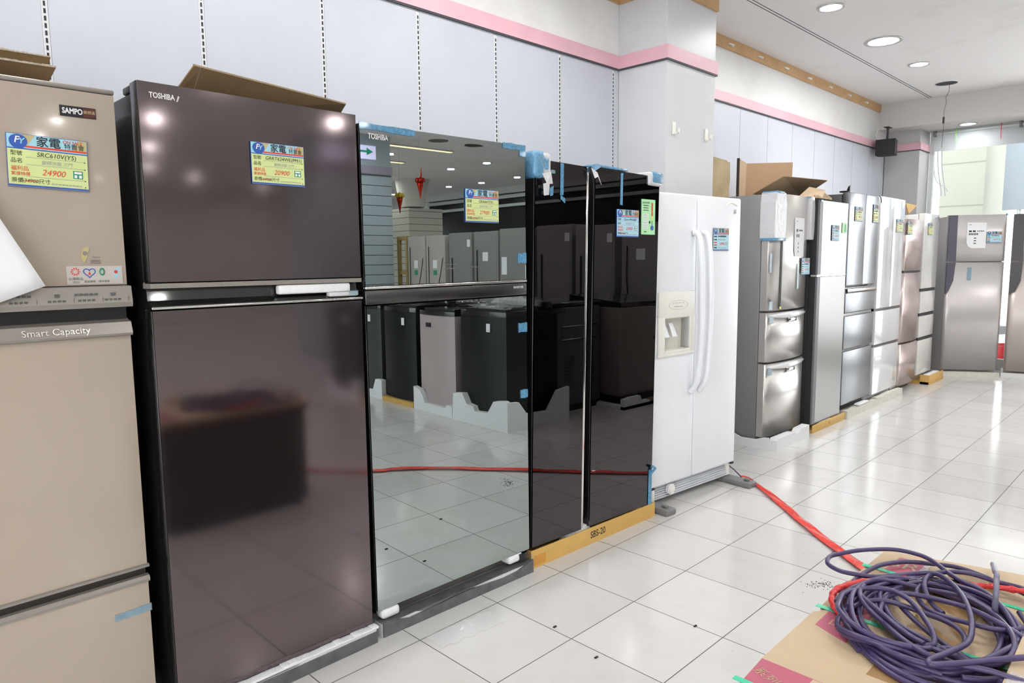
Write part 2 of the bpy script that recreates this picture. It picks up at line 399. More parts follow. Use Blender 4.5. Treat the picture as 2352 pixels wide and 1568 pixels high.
# far part of the hall, seen only in the mirror doors
b = MB().box(11.1, 11.3, -15.1, -3.4, 0, CZ, blackwin); b.box(8.95, 11.3, -3.4, -3.2, 0, CZ, M_upper)
b.box(11.0, 11.1, -15.1, -3.4, 3.02, 3.11, framem); b.box(11.0, 11.1, -15.1, -3.4, 2.80, 2.87, framem)
b.box(10.9, 11.1, -15.1, -3.4, 3.14, CZ-.001, M_upper)
struct(b, 'wall_right')
b = MB().box(-5.4, -5.2, -16.2, -8.6, 0, CZ, M_upper); b.box(-5.4, -5.2, -.4, 1.4, 0, CZ, M_upper); b.box(-5.4, -5.2, -8.6, -.4, 2.7, CZ, M_upper); b.box(-5.4, -5.2, -8.6, -.4, 0, .25, M_upper)
struct(b, 'wall_left')
b = MB()
for y in (-8.6, -6.56, -4.52, -2.48, -.46): b.box(-5.33, -5.27, y, y+.06, .25, 2.7, framem)
w = struct(b, 'added_window'); MB().box(-5.305, -5.295, -8.54, -.46, .25, 2.7, glass).build('pane', w)  # unseen window, added to go with the left fill lamp
struct(MB().box(11.1, 11.3, -16.2, -15.1, 0, CZ, M_upper), 'wall_side')
b = MB().box(-5.2, 9.7, -16.4, -16.2, 0, CZ, M_upper); b.box(9.7, 11.3, -16.4, -16.2, 2.6, CZ, M_upper)
struct(b, 'wall_front')
b = MB()
for x in (9.7, 11.04): b.box(x, x+.06, -16.33, -16.27, 0, 2.6, framem)
b.box(9.76, 11.04, -16.33, -16.27, 0, .06, framem)
w = struct(b, 'window_2'); MB().box(9.76, 11.04, -16.305, -16.295, 0.06, 2.6, glass).build('pane', w)
# slat board pillars seen in the mirror
b = MB().box(3.85, 4.66, -7.8, -7.1, 0, 2.72, M_slat); b.box(3.87, 4.64, -7.78, -7.08, 2.72, CZ-.001, mat('pillar upper', (.38, .43, .46), .5))
b.box(3.85, 4.66, -7.8, -7.065, 2.72, 2.84, mat('mauve band', (.34, .31, .38), .5)); struct(b, 'wall_slat_pillar')
b = MB().box(7.8, 8.75, -12.2, -11.3, 0, 2.62, M_slat2)
b.cyl((8.12, -11.62, 2.66), .29, .639, mat('cone white', (.66, .63, .57), .6), r2=.40, n=32)
struct(b, 'wall_slat_column')

# ------------------------------------------------------------------ recessed downlights
def downlight(x, y, r, label, group=None, z=CZ, power=11, first=[None]):
    t = empty('recessed_downlight', (x, y, z), 0, label, 'light', group)
    b = MB(); b.lathe([(r, .0), (r, -.006), (r*.97, -.010), (r*.80, -.009), (r*.76, -.001)], lampr, n=32); b.build('trim_ring', t)
    MB().cyl((0, 0, -.004), r*.77, .003, lampw, n=32).build('diffuser', t)
    L = area('downlight_lamp', (x, y, z-.02), (0, 0, -1), r*1.45, r*1.45, power, (1, .97, .93), 'DISK', 170); return t
downlight(4.193, .225, .098, 'round recessed ceiling light nearest the pillar, smallest of the row over the refrigerators')
downlight(5.402, .232, .155, 'large round recessed ceiling light, middle of the row over the refrigerators')
downlight(6.472, .236, .098, 'round recessed ceiling light beside the black open ceiling hole')
downlight(8.549, .252, .10, 'round recessed light in the soffit above the roller blind', z=2.99, power=1.5)
G = 'recessed lights over the hall behind the camera'
LB = 'round recessed ceiling light over the hall, some mirrored in the glossy doors, others added unseen'
pts = [(5.53, -8.49), (7.63, -8.32), (7.63, -9.47), (7.41, -6.99), (9.7, -9.7), (9.8, -11.09), (9.71, -12.29), (7.4, -11.9), (9.75, -14.9),
       (1.88, -7.69), (2.6, -10.1), (3.36, -12.56), (4.68, -13.77), (3.76, -6.38), (5.98, -10.12), (6.8, -14.9), (1.0, -8.56), (1.07, -9.9), (3.25, -15.2), (1.62, -15.7),
       (2.6, -1.3), (1.7, .23), (.5, .23), (-.7, .23), (-2.1, -2.2), (.3, -2.6), (2.6, -2.6), (4.9, -2.6), (7.2, -2.6), (-.6, -5.0), (1.6, -5.0), (4.0, -4.6), (6.4, -4.6), (-3, -6.5)]  # this line: unseen lights added for the light they give
LBL = ['beside the yellow linear lamp, nearest the slat pillar', 'above left of the mirror door price card', 'left of the mirror door price card, farther away', 'at the right edge of the mirror door',
 'right above the mirror door price card', 'just left above the mirror door price card', 'low in the middle of the mirror door', 'low beside the slat pillar', 'lowest, close to the gold foil cone']
for k, (x, y) in enumerate(pts):
    downlight(x, y, .10, ('round hall ceiling light mirrored ' + LBL[k]) if k < 9 else LB, G, power=12 if y > -7 else 11)

# open ceiling hole with dangling wire
b = MB(); b.cyl((7.539, .253, CZ-.006), .105, .005, ink, n=32); b.lathe([(.107, -.008), (.112, -.007), (.116, 0)], M_ceil, (7.539, .253, CZ), 32)
tag(b.build('ceiling_hole'), 'black open round hole in the ceiling where a lamp was removed', 'hole')
b = MB(); wx, wy = 7.56, .23
P = [(wx, wy, 3.295), (wx+.005, wy, 3.22), (wx-.02, wy+.01, 3.17), (wx-.05, wy+.015, 3.13), (wx-.035, wy+.01, 3.09), (wx-.06, wy+.02, 3.0), (wx-.055, wy+.02, 2.9), (wx-.05, wy+.02, 2.80), (wx-.06, wy+.025, 2.6)]
b.tube(P, .0022, wirem, 6)
root = b.build('hanging_wire'); tag(root, 'thin black wire dangling from the ceiling hole with a small connector', 'wire')
MB().box(wx-.068, wx-.048, wy+.012, wy+.03, 2.86, 2.93, ink, .003).build('connector', root)

b = MB(); b.cyl((5.42, -6.89, CZ-.004), .16, .003, mat('grey vent cover', (.16, .15, .14), .6), n=32); tag(b.build('ceiling_vent'), 'dull grey round vent cover in the hall ceiling, seen near the mirror door top', 'vent')
b = MB(); b.prism([(5.98+.16+.17*math.cos(a)*(1+.15*math.sin(3*a)), -6.91+.13*math.sin(a)) for a in [k*math.pi/12 for k in range(24)]], CZ-.004, CZ-.001, mat('torn board', (.05, .04, .03), .9), 'z'); tag(b.build('ceiling_hole'), 'ragged dark hole in the hall ceiling, seen near the mirror door top', 'hole')
# clips along the beech batten
for i in range(7):
    x = 4.33 + .555*i; b = MB(); b.box(x-.03, x+.03, WY-.034, WY-.021, 3.243, 3.252, inkw); b.cyl((x+.03, WY-.028, 3.248), .011, .02, inkw, axis='x', n=10)
    tag(b.build('cable_clip'), ('white peg on the beech batten, ' + ('nearest the pillar', 'second from the pillar', 'third from the pillar', 'middle one of the row', 'third from the far corner', 'second from the far corner', 'nearest the far corner')[i]), 'peg', 'white pegs along the beech batten')
# hooks on pillar
for x, z, lab in ((2.849, 2.315, 'white plastic hook on the pillar front, the one nearer the camera'), (3.286, 2.319, 'white plastic hook on the pillar front, near its right edge')):
    b = MB(); b.box(x-.018, x+.018, PY-.010, PY-.001, z-.05, z+.035, ivory, .003); b.box(x-.002, x+.014, PY-.042, PY-.009, z-.045, z-.035, ivory); b.box(x-.002, x+.014, PY-.046, PY-.038, z-.045, z-.012, ivory)
    tag(b.build('wall_hook'), lab, 'hook')
# loudspeaker
t = empty('loudspeaker', (8.06, .99, 2.99), 0, 'black loudspeaker hanging from the beam corner beside the pink band', 'speaker')
b = MB(); b.prism([(-.105, -.10), (.105, -.10), (.105, .085), (.03, .115), (-.105, .115)], -.34, -.155, spk, 'z'); b.build('cabinet', t, Matrix.Rotation(R(10), 4, 'Z'))
MB().box(-.112, -.104, -.09, .10, -.33, -.165, spk, .004).build('grille', t, Matrix.Rotation(R(10), 4, 'Z'))
b = MB().cyl((0, 0, -.155), .012, .15, blackp); b.box(-.07, .07, -.03, .03, -.009, -.001, blackp); b.cyl((0, 0, -.175), .03, .03, blackp); b.build('bracket', t)
MB().tube([(-.05, .09, -.16), (-.10, .10, -.11), (-.10, .09, -.05), (-.07, .08, -.002)], .003, inkw, 6).build('speaker_cable', t)

# roller blind
t = empty('roller_blind', (8.84, .0, 0), 0, 'grey roller blind rolled partly down over the end window', 'blind')
MB().box(-.004, .0, -3.0, .675, 2.735, 2.945, blind).build('fabric', t)
MB().cyl((-.01, -3.0, 2.955), .016, 3.68, framem, 'y', 12).build('roller_tube', t)
for y in (.665, -.235, -.285): MB().box(-.045, .012, y-.014, y+.014, 2.915, 2.988, greyblock, .004).build('bracket', t)
for y, m_, lab in ((.42, mat('green string', (.3, .9, .2), .6), 'short green string hanging in front of the roller blind'), (-.05, redm, 'short red string hanging in front of the roller blind')):
    tag(MB().tube([(8.78, y, 2.988), (8.778, y+.003, 2.9), (8.78, y, 2.80)], .004, m_, 6).build('ribbon_string'), lab, 'string')

# ------------------------------------------------------------------ outside
struct(MB().box(8.95, 40, -25, 25, -.16, -.02, asph), 'floor_street')
b = MB().box(13, 15, .945, 1.62, -.05, 6, creamwall)
for z in (.8, 1.55, 2.29, 3.03, 3.77): b.box(12.995, 13.0, .945, 1.62, z-.008, z+.008, mat('facade joint', (.30, .32, .27), .8))
tag(b.build('building_pillar'), 'pale cream tiled building pillar outside the end window', 'building')
b = MB().box(13.4, 13.5, -1.5, .74, 2.2, 3.5, bluesign); b.box(13.39, 13.4, -.75, .10, 2.62, 3.15, inkw); b.box(13.38, 13.39, -.5, -.15, 2.8, 3.0, bluesign)
for y in (-1.2, .5): b.cyl((13.45, y, -.05), .03, 2.3, framem)
tag(b.build('sign_board'), 'pale blue sign board with white shape outside the end window', 'sign')
b = MB().cyl((10.5, 1.16, -.02), .03, 3.6, framem); tag(b.build('metal_pole'), 'thin grey pole outside beside the pilaster', 'pole')
b = MB()
for dx in (0, .05): b.tube([(10.6, 1.08-dx, 3.3), (10.6, 1.07-dx, 2.8), (10.6, 1.02-dx, 2.45), (10.6, 1.0-dx, 2.3)], .010, blind, 6)
b.tube([(10.6, 1.13, 3.3), (10.6, 1.1, 2.6), (10.6, .95, 2.42), (10.6, .93, 2.36)], .008, blind, 6)
tag(b.build('service_cables'), 'loose grey service cables hanging outside beside the thin pole', 'cable')
# scooter
t = empty('motor_scooter', (11.2, .0, -.02), 100, 'grey motor scooter parked outside the end window', 'scooter')
for x in (-.6, .6):
    b = MB(); b.lathe([(.16, -.05), (.25, -.05), (.26, 0), (.25, .05), (.16, .05)], rubber, n=24)
    b.build('wheel', t, Matrix.Translation((x, 0, .26)) @ Matrix.Rotation(R(90), 4, 'X'))
b = MB(); b.prism([(-.75, .35), (-.1, .3), (.35, .25), (.45, .3), (.5, .95), (.42, .95), (.3, .38), (-.05, .4), (-.1, .68), (-.7, .72)], -.16, .16, scootm, 'y'); b.build('body', t)
MB().box(-.72, -.02, -.14, .14, .70, .80, rubber, .04).build('seat', t)
b = MB().tube([(.42, -.32, 1.02), (.44, 0, .98), (.42, .32, 1.02)], .015, rubber); b.build('handlebar', t)
b = MB().box(.47, .56, -.1, .1, .82, 1.0, inkw, .03); b.build('headlamp', t)
b = MB().lathe([(.0, 0), (.17, 0), (.22, .26), (.2, .26), (.16, .02)], redm, (9.6, -.16, -.02)); tag(b.build('plastic_basin'), 'red plastic basin on the ground outside the end window', 'basin')
b = MB().box(10.2, 10.21, -.36, -.18, 1.72, 2.02, mat('coral cloth', (.85, .25, .22), .7)); b.cyl((10.21, -.27, -.02), .008, 2.06, framem)
tag(b.build('small_flag'), 'small red flag on a stick outside between two refrigerators', 'flag')
def bush(x, y, z, s, label, n=60, name='leafy_bush'):
    b = MB(); rr = random.Random(int(x*10+y))
    for i in range(n):
        a = rr.random()*6.28; e = rr.random()**.5*s; h = rr.random()*s*1.5
        c = Vector((x+e*math.cos(a), y+e*math.sin(a), z+h)); q = .06+.10*rr.random()
        d1 = Vector((rr.random()-.5, rr.random()-.5, rr.random()-.5)).normalized()*q; d2 = d1.cross(Vector((rr.random(), rr.random(), .3))).normalized()*q*.5
        b._add([c-d1, c+d2, c+d1, c-d2+Vector((0, 0, .02))], [[0, 1, 2], [0, 2, 3]], leafm)
    b.cyl((x, y, -.02), .04, z+.3, wood, n=8); tag(b.build(name), label, 'plant')
bush(12.2, -.35, .55, .5, 'green leafy bush outside behind the motor scooter', 160)
bush(11.2, -19, 1.0, 1.1, 'tall green shrub on the street, seen through the far window in the mirror door', 500, 'street_shrub')
struct(MB().box(-5, 40, -40, -16.42, -.16, -.02, asph), 'floor_pavement')

# ------------------------------------------------------------------ refrigerator helpers (local frame: x along front, y back, z up)
def door(b_name, t, x0, x1, z0, z1, m, th=.055, y0=0, bev=.006, side=None, label=None):
    b = MB()
    if side is None: b.box(x0, x1, y0, y0+th, z0, z1, m, bev, 3)
    else:
        b.box(x0, x1, y0+.006, y0+th, z0, z1, side, .004, 2); b.box(x0+.002, x1-.002, y0, y0+.006, z0+.002, z1-.002, m)
    return b.build(b_name, t, None, label)
def curved_door(name, t, x0, x1, z0, z1, m, bulge=.035, th=.06, edge=.012, side=None):
    n = 20; pts = []
    for i in range(n+1):
        u = i/n; x = x0 + (x1-x0)*u; y = -bulge*(1-(2*u-1)**2)
        e = min(u, 1-u)*(x1-x0)
        if e < edge: y += (1-e/edge)**2*edge
        pts.append((x, y))
    pts += [(x1, th), (x0, th)]
    b = MB(); b.prism(pts, z0, z1, m, 'z')
    o = b.build(name, t)
    for p in o.data.polygons:
        if abs(p.normal.z) < .5 and p.normal.y < -.2: p.use_smooth = True
    return o
def cabinet(t, w, d, z0, z1, m, y0=.06, x0=0.0, feet=True):
    b = MB().box(x0+.003, x0+w-.003, y0, d, z0+.02, z1, m, .006)
    if feet:
        for x in (x0+.06, x0+w-.06):
            for y in (y0+.05, d-.06): b.cyl((x, y, z0), .02, .025, blackp, n=12)
    return b.build('cabinet', t)
def tape(t, x0, x1, z0, z1, m=btape, y=-.002, name='tape_strip', sk=0.0, label=None):
    b = MB(); n = 8; vs = []; fs = []
    for i in range(n+1):
        x = x0+(x1-x0)*i/n; j = random.uniform(-.002, .002)
        vs += [(x, y, z0+sk*(x-x0)+j), (x, y, z1+sk*(x-x0)-j), (x, y+.0015, z1+sk*(x-x0)-j), (x, y+.0015, z0+sk*(x-x0)+j)]
    for i in range(n):
        a = 4*i
        for k in range(4): fs.append([a+k, a+(k+1) % 4, a+4+(k+1) % 4, a+4+k])
    fs += [[0, 1, 2, 3], [4*n, 4*n+1, 4*n+2, 4*n+3]]
    b._add(vs, fs, m); return b.build(name, t, None, label)
def front_text(b, txt, x, z, size, m, y=-.0012, align='LEFT', width=None, bold=0.0, sx=1.0, shear=0.0):
    b.text(txt, (x, y, z), (1, 0, 0), (0, 0, 1), size, m, align, 0, width, bold, shear); return b
def bars(b, x0, x1, z, h, m, n, y=-.0012, gap=.25):
    w = (x1-x0)/n
    for i in range(n): b.box(x0+w*i, x0+w*(i+1-gap), y-.0004, y, z, z+h, m)
    return b

def world_on(frame, x, y, z):
    X, Y, a = frame[:3]; c, s = math.cos(R(a)), math.sin(R(a)); return (X+x*c-y*s, Y+x*s+y*c, z)
def price_card(frame, x0, z0, w, h, body, label, model, price, old, near=True, dy=.005, rot=0.0, cat='price card', group=None):
    """printed sale card in a magnetic sleeve on a refrigerator door"""
    t = empty('price_card', world_on(frame, x0, -dy, z0), frame[2], label, cat, group)
    t.rotation_euler = (0, R(rot), R(frame[2]))
    b = MB(); b.box(0, w, 0, .003, 0, h, inkb if near else ink)
    b.box(.001, w-.001, -.0006, 0, .001, h*.735, body)
    b.box(.001, w-.001, -.0006, 0, h*.735, h-.001, inkc)
    b.prism([(w*.80, h*.78), (w*.99, h*.78), (w*.99, h*.99), (w*.88, h*.99)], -.0009, -.0006, inkgold)
    b.prism([(w*.18, h*.99), (w*.34, h*.99), (w*.25, h*.80)], -.0009, -.0006, inkgold)
    b.box(w*.22, w*.99, -.0011, -.0006, h*.755, h*.79, inkr); b.box(.001, w-.001, -.0012, -.0006, h*.715, h*.735, inkb)
    b.box(.001, w-.001, -.0012, -.0006, h*.012, h*.045, inkb)
    b.build('card_sheet', t)
    b = MB(); pts = [(w*.14+w*.11*math.cos(a), h*.87+(h*.15 if math.sin(a) < 0 else h*.12)*math.sin(a)) for a in [i*2*math.pi/28 for i in range(28)]]
    b.prism(pts, -.0013, -.0006, inkb); front_text(b, 'F', w*.115, h*.885, h*.17, inkw, -.0016, 'CENTER', bold=.02, shear=.2); front_text(b, 'Y', w*.17, h*.865, h*.15, inkc, -.0016, 'CENTER', bold=.02, shear=.2)
    b.build('emblem', t)
    b = MB(); Y = -.0015
    front_text(b, '家電', w*.505, h*.875, h*.21, ink, Y, 'CENTER', bold=.012)
    front_text(b, '特賣會', w*.83, h*.845, h*.12, ink, Y, 'CENTER')
    front_text(b, 'ON SALE', w*.81, h*.935, h*.085, inkr, Y, 'CENTER', bold=.01)
    if near:
        for i, (tx, zz, mm, sz) in enumerate((('型號', .63, ink, .10), ('品名', .49, ink, .10), ('福利品', .345, inkr, .098), ('驚爆特價', .245, inkr, .078), ('原價', .12, ink, .10))):
            front_text(b, tx, w*.035, h*zz, h*sz, mm, Y, 'LEFT')
        front_text(b, '尺寸', w*.36, h*.12, h*.10, ink, Y, 'LEFT')
        for zz in (.57, .43, .20): b.box(w*.22, w*.94, Y, -.0006, h*zz, h*(zz+.006), inkg)
        for zz in (.57, .43, .20, .075): b.cyl((w*.955, -.001, h*zz), h*.012, .0006, ink, 'y', 8)
        bars(b, w*.52, w*.92, h*.085, h*.02, inkg, 9, Y)
    else:
        for zz, mm in ((.60, ink), (.46, ink), (.33, inkr), (.22, inkr), (.10, ink)): b.box(w*.05, w*.22, Y, -.0006, h*zz, h*(zz+.05), mm)
        bars(b, w*.3, w*.85, h*.61, h*.05, ink, 6, Y); bars(b, w*.3, w*.8, h*.47, h*.035, inkg, 5, Y)
        bars(b, w*.3, w*.9, h*.10, h*.03, inkg, 6, Y)
    b.build('printed_lettering', t)
    b = MB()
    front_text(b, model, w*.60, h*.635, h*.12, ink, Y, 'CENTER', shear=.15)
    if near: front_text(b, '變頻冰箱 三門', w*.60, h*.49, h*.085, inkg, Y, 'CENTER', shear=.2)
    front_text(b, price, w*.55, h*.30, h*.16, inkr, Y, 'CENTER', shear=.25)
    if old:
        front_text(b, old, w*.18, h*.12, h*.095, ink, Y, 'LEFT', shear=.2); b.box(w*.17, w*.345, Y-.0002, Y, h*.118, h*.13, inkr)
    b.build('handwriting', t)
    b = MB(); b.box(w*.80, w*.925, Y, -.0006, h*.24, h*.39, inkgreen)
    b.box(w*.815, w*.91, Y-.0003, Y, h*.335, h*.375, inkw); b.box(w*.815, w*.85, Y-.0003, Y, h*.255, h*.31, inkw); b.box(w*.875, w*.91, Y-.0003, Y, h*.255, h*.31, inkw)
    b.build('green_stamp', t)
    return t

def foam_base(name, t_loc, ang, w, d, zp, zr, label, group=None, mats=foam, front=.05, prof=None, cat='packing tray', side=True):
    """tray: plate of height zp with front/side rims up to zr; local x along, y back from front face"""
    t = empty(name, t_loc, ang, label, cat, group)
    b = MB(); b.box(0.0, w, front+.001, d, 0, zp, mats)
    pr = prof or [(0, 0), (0, zr), (w*.18, zr), (w*.24, zr*.72), (w*.55, zr*.72), (w*.6, zr), (w, zr*.97), (w, 0)]
    b.prism(pr, 0, front, mats, 'y'); b.build('tray', t)
    return t

# ================= refrigerator 0: cream, far left
F0 = (-1.62, .20, 0)
t = empty('refrigerator', (F0[0], F0[1], 0), 0, 'glossy cream three-door refrigerator at the left edge with a grey control strip', 'refrigerator')
w = .767
cabinet(t, w, .72, 0, 1.86, creamgrey)
d1 = door('door', t, 0, w, 1.347, 1.872, cream, side=cream); MB().box(0, w, -.002, .06, 1.872, 1.885, creamgrey, .004).build('top_trim', t)
b = MB().prism([(0, 1.347), (-.022, 1.345), (-.030, 1.30), (-.026, 1.287), (.05, 1.287), (.05, 1.347)], 0, w+.002, creamgrey, 'x'); cs = b.build('control_strip', t)
b = MB(); Yc = -.029
for i, x in enumerate((.23, .32, .41, .50, .585, .655, .72)):
    b.box(x-.006, x+.006, Yc-.001, Yc, 1.320, 1.328, inkgrey) if i not in (3, 5) else bars(b, x-.03, x+.03, 1.322, .006, inkgrey, 5, Yc)
    bars(b, x-.022, x+.022, 1.305, .007, inkgrey, 4, Yc+.0005); b.box(x+.038, x+.039, Yc-.0005, Yc+.001, 1.302, 1.316, inkgrey)
b.build('control_symbols', cs)
b = MB().prism([(0, 1.245), (0, 1.205), (-.014, 1.205), (-.018, 1.212), (-.006, 1.243)], 0, w, creamgrey, 'x'); b.prism([(0, 1.243), (.05, 1.26), (.05, 1.205), (0, 1.205)], 0, w, creamgrey, 'x'); hl = b.build('handle_lip', t)
b = MB(); b.text('Smart Capacity', (.50, -.0155, 1.226), (1, 0, 0), (0, .36, .93), .026, silverink, 'LEFT'); b.build('lettering', hl)
door('door', t, 0, w, .507, 1.205, cream, side=cream)
MB().box(.003, w-.003, .02, .062, 1.245, 1.29, blackp).build('recess', t)
b = MB().prism([(.0, .507), (-.008, .507), (-.008, .514), (0, .516)], 0, w+.002, creamgrey, 'x'); b.build('edge_trim', t)
MB().box(.003, w-.003, .015, .06, .478, .507, mat('dark bronze recess', (.03, .022, .017), .5)).build('recess', t)
d3 = door('drawer', t, 0, w, .05, .478, cream, side=cream)
b = MB().prism([(0, .479), (.015, .480), (.015, .468), (-.006, .462), (-.007, .470)], 0, w+.002, creamgrey, 'x'); b.build('handle_lip', d3)
tape(t, w-.098, w+.002, .366, .386, btape_d, sk=.03, label='pale blue tape strip')
# brand plate
b = MB().box(w-.135, w-.05, -.0025, -.0005, 1.800, 1.828, ink); pl = b.build('brand_plate', t)
b = MB(); front_text(b, 'SAMPO', w-.130, 1.814, .020, inkw, -.003, 'LEFT', width=.048, bold=.03); b.box(w-.080, w-.0515, -.003, -.0025, 1.802, 1.826, mat('dark red plate', (.10, .02, .015), .4))
front_text(b, '變頻滿', w-.066, 1.815, .0095, inkgold, -.0034, 'CENTER'); b.build('lettering', pl)
# award stickers
b = MB().box(w-.150, w-.012, -.0018, -.0005, 1.352, 1.402, mat('frosted sticker', (.58, .54, .50), .3)); st = b.build('award_sticker', t)
b = MB(); Yb = -.0024
for k in range(10):
    a = k*2*math.pi/10; b.prism([(w-.129+.011*math.cos(a-.2), 1.387+.011*math.sin(a-.2)), (w-.129+.011*math.cos(a+.2), 1.387+.011*math.sin(a+.2)), (w-.129+.004*math.cos(a), 1.387+.004*math.sin(a))], Yb, -.0018, inkr)
b.build('sun_mark', st)
b = MB(); hp = []
for k in range(25):
    a = k*2*math.pi/24; hp.append((w-.095+.0009*16*math.sin(a)**3, Yb, 1.384+.00085*(13*math.cos(a)-5*math.cos(2*a)-2*math.cos(3*a)-math.cos(4*a))))
b.tube(hp, .0012, inkb, 6); b.prism([(w-.0985, 1.378), (w-.0915, 1.378), (w-.095, 1.388)], Yb, -.0018, inkr); b.build('heart_mark', st)
b = MB(); b.lathe([(.0085, 0), (.0085, .001), (.005, .001), (.005, 0)], inkgreen, (0, 0, 0), 20); o = b.build('leaf_mark', st, Matrix.Translation((w-.064, Yb, 1.386)) @ Matrix.Rotation(R(90), 4, 'X') @ Matrix.Diagonal((.8, 1.25, 1, 1)))
b = MB(); b.prism([(w-.033, 1.372), (w-.028, 1.365), (w-.021, 1.385), (w-.020, 1.399), (w-.030, 1.392), (w-.035, 1.380)], Yb, -.0018, inkc); b.cyl((w-.029, Yb-.0006, 1.385), .0048, .0006, inkr, 'y', 14); b.build('island_mark', st)
b = MB(); front_text(b, '台灣精品', w-.129, 1.367, .009, inkgrey, Yb, 'CENTER'); front_text(b, '2023', w-.129, 1.358, .009, inkgrey, Yb, 'CENTER'); front_text(b, '節能標章', w-.095, 1.359, .007, inkgrey, Yb, 'CENTER'); front_text(b, '環保標章', w-.060, 1.359, .007, inkgrey, Yb, 'CENTER'); b.build('lettering', st)
b = MB(); b.prism([(w-.118+.012, 1.410), (w-.098, 1.424), (w-.094, 1.440), (w-.091, 1.452), (w-.097, 1.455), (w-.106, 1.449), (w-.112, 1.435), (w-.112, 1.422)], -.002, -.0005, inkgold); b.cyl((w-.102, -.0026, 1.437), .006, .0006, creamgrey, 'y', 14)
gs = b.build('gold_emblem', t)
b = MB(); bars(b, w-.085, w-.065, 1.424, .004, creamgrey, 4, -.001)
for k in range(3): bars(b, w-.090, w-.064, 1.417-.004*k, .0016, inkgrey, 7, -.001)
b.build('small_print', gs)
price_card(F0, w-.263, 1.608, .182, .134, paper_y, 'lime green sale card on the glossy cream refrigerator', 'SRC610V(Y5)', '24900', '34900', rot=1.5)
# white sheet hanging at left edge
b = MB(); n = 8; vs = []; fs = []
A0, A1, A2, A3 = Vector((-1.215, 0, 1.66)), Vector((-1.065, 0, 1.352)), Vector((-1.25, 0, 1.28)), Vector((-1.40, 0, 1.59))
for i in range(n+1):
    for j in range(n+1):
        u, v = i/n, j/n; p = (A0*(1-u)+A1*u)*(1-v)+(A3*(1-u)+A2*u)*v; p.y = .162-.02*math.sin(u*1.4)*(1-v*.6); vs.append(p)
for i in range(n):
    for j in range(n): fs.append([i*(n+1)+j, (i+1)*(n+1)+j, (i+1)*(n+1)+j+1, i*(n+1)+j+1])
b._add(vs, fs, paper, True); o = b.build('paper_sheet'); sm = o.modifiers.new('s', 'SOLIDIFY'); sm.thickness = .0006
tag(o, 'slanted white paper sheet curling off the cream refrigerator at the left edge', 'paper')
def flap(name, pts, label, m=card_b, th=.006, cat='cardboard'):
    b = MB(); b.sheet(pts, th, m); return tag(b.build(name), label, cat)
# cardboard on top of fridge 0
t = empty('cardboard_flap', (-1.4, .3, 1.886), 0, 'two torn brown cardboard flaps lying on the cream refrigerator', 'cardboard')
b = MB(); b.sheet([(-.22, .07, .0), (.415, .07, .0), (.43, -.02, .054), (-.22, -.02, .048)], .006, card_b); b.build('front_flap', t)
b = MB(); b.sheet([(-.22, .20, .0), (.43, .20, .0), (.45, .115, .112), (-.22, .115, .105)], .006, card_b); b.build('rear_flap', t)
for nm, pa, pb in (('torn_edge', (-.22, -.022, .050), (.43, -.022, .056)), ('torn_edge', (-.22, .113, .107), (.45, .113, .114))):
    b = MB(); L = 60
    for i in range(L):
        u = i/L; p = Vector(pa)*(1-u)+Vector(pb)*u; hgt = random.uniform(.001, .004); b.box(p.x, p.x+.011, p.y-.001, p.y+.005, p.z-.002, p.z+hgt, card_e)
    b.build(nm, t)

# ================= refrigerator 1: brown
F1 = (-.816, .13, 0); w = .698
t = empty('refrigerator', (F1[0], F1[1], 0), 0, 'dark brown brushed-steel two-door refrigerator beside the cream one', 'refrigerator')
cabinet(t, w, .74, .03, 1.885, black, y0=.065)
door('door', t, 0, w, 1.352, 1.91, brown, th=.06, side=black); 
b = MB().box(0.0, w, .0, .06, 1.336, 1.350, creamgrey); b.build('door_bottom_trim', t)
b = MB().prism([(0.0, 1.285), (0.0, 1.278), (.004, 1.274), (.06, 1.274), (.06, 1.334), (.035, 1.334), (.03, 1.30)], 0, w, gloss_black, 'x'); hr = b.build('handle_recess', t)
MB().box(0, w+.002, -.004, .004, 1.276, 1.283, chrome, .002).build('chrome_lip', hr)
door('door', t, 0, w, .062, 1.273, brown, th=.06, side=black)
b = MB().box(w-.31, w-.045, .0, .028, 1.304, 1.334, foam, .006); b.build('foam_insert', t, None, 'white foam packing strip')
b = MB().box(w-.13, w-.02, -.006, .02, 1.290, 1.304, film_w, .003); b.box(w-.055, w-.02, -.008, -.002, 1.292, 1.307, btape_d); b.build('tape_tab', t)
b = MB().box(w-.085, w-.005, .004, .03, 1.336, 1.347, chrome, .003); b.build('hinge', t)
b = MB(); front_text(b, 'TOSHIBA', .030, 1.873, .0205, silverink, -.0016, 'LEFT', width=.070, bold=.03); b.build('brand_lettering', t)
MB().prism([(.103, 1.864), (.106, 1.864), (.112, 1.878), (.108, 1.880)], -.0035, -.0005, film_w).build('peeling_film', t)
b = MB().box(.0, w, .06, .12, 1.885, 1.905, blackp, .004); b.box(0.03, w-.03, .12, .70, 1.886, 1.892, black); b.build('top_cover', t)
price_card(F1, .314, 1.650, .178, .128, paper_y, 'lime green sale card on the dark brown refrigerator', 'GRRT624WE(PM1)', '20900', '34900')
t = foam_base('packing_tray', (-.835, .105, 0), 0, .715, .78, .029, .058, 'white foam base wrapped in grey plastic under the dark brown refrigerator', mats=foam, front=.03)
MB().box(0, .716, -.006, -.001, 0, .045, wrap, .002).build('plastic_wrap', t)
b = MB()
for k in range(28): x = .02+.025*k; b.box(x, x+.03, -.004, .03, .052, .058+random.uniform(.001, .006), foam, .003)
b.build('crumbled_edge', t)
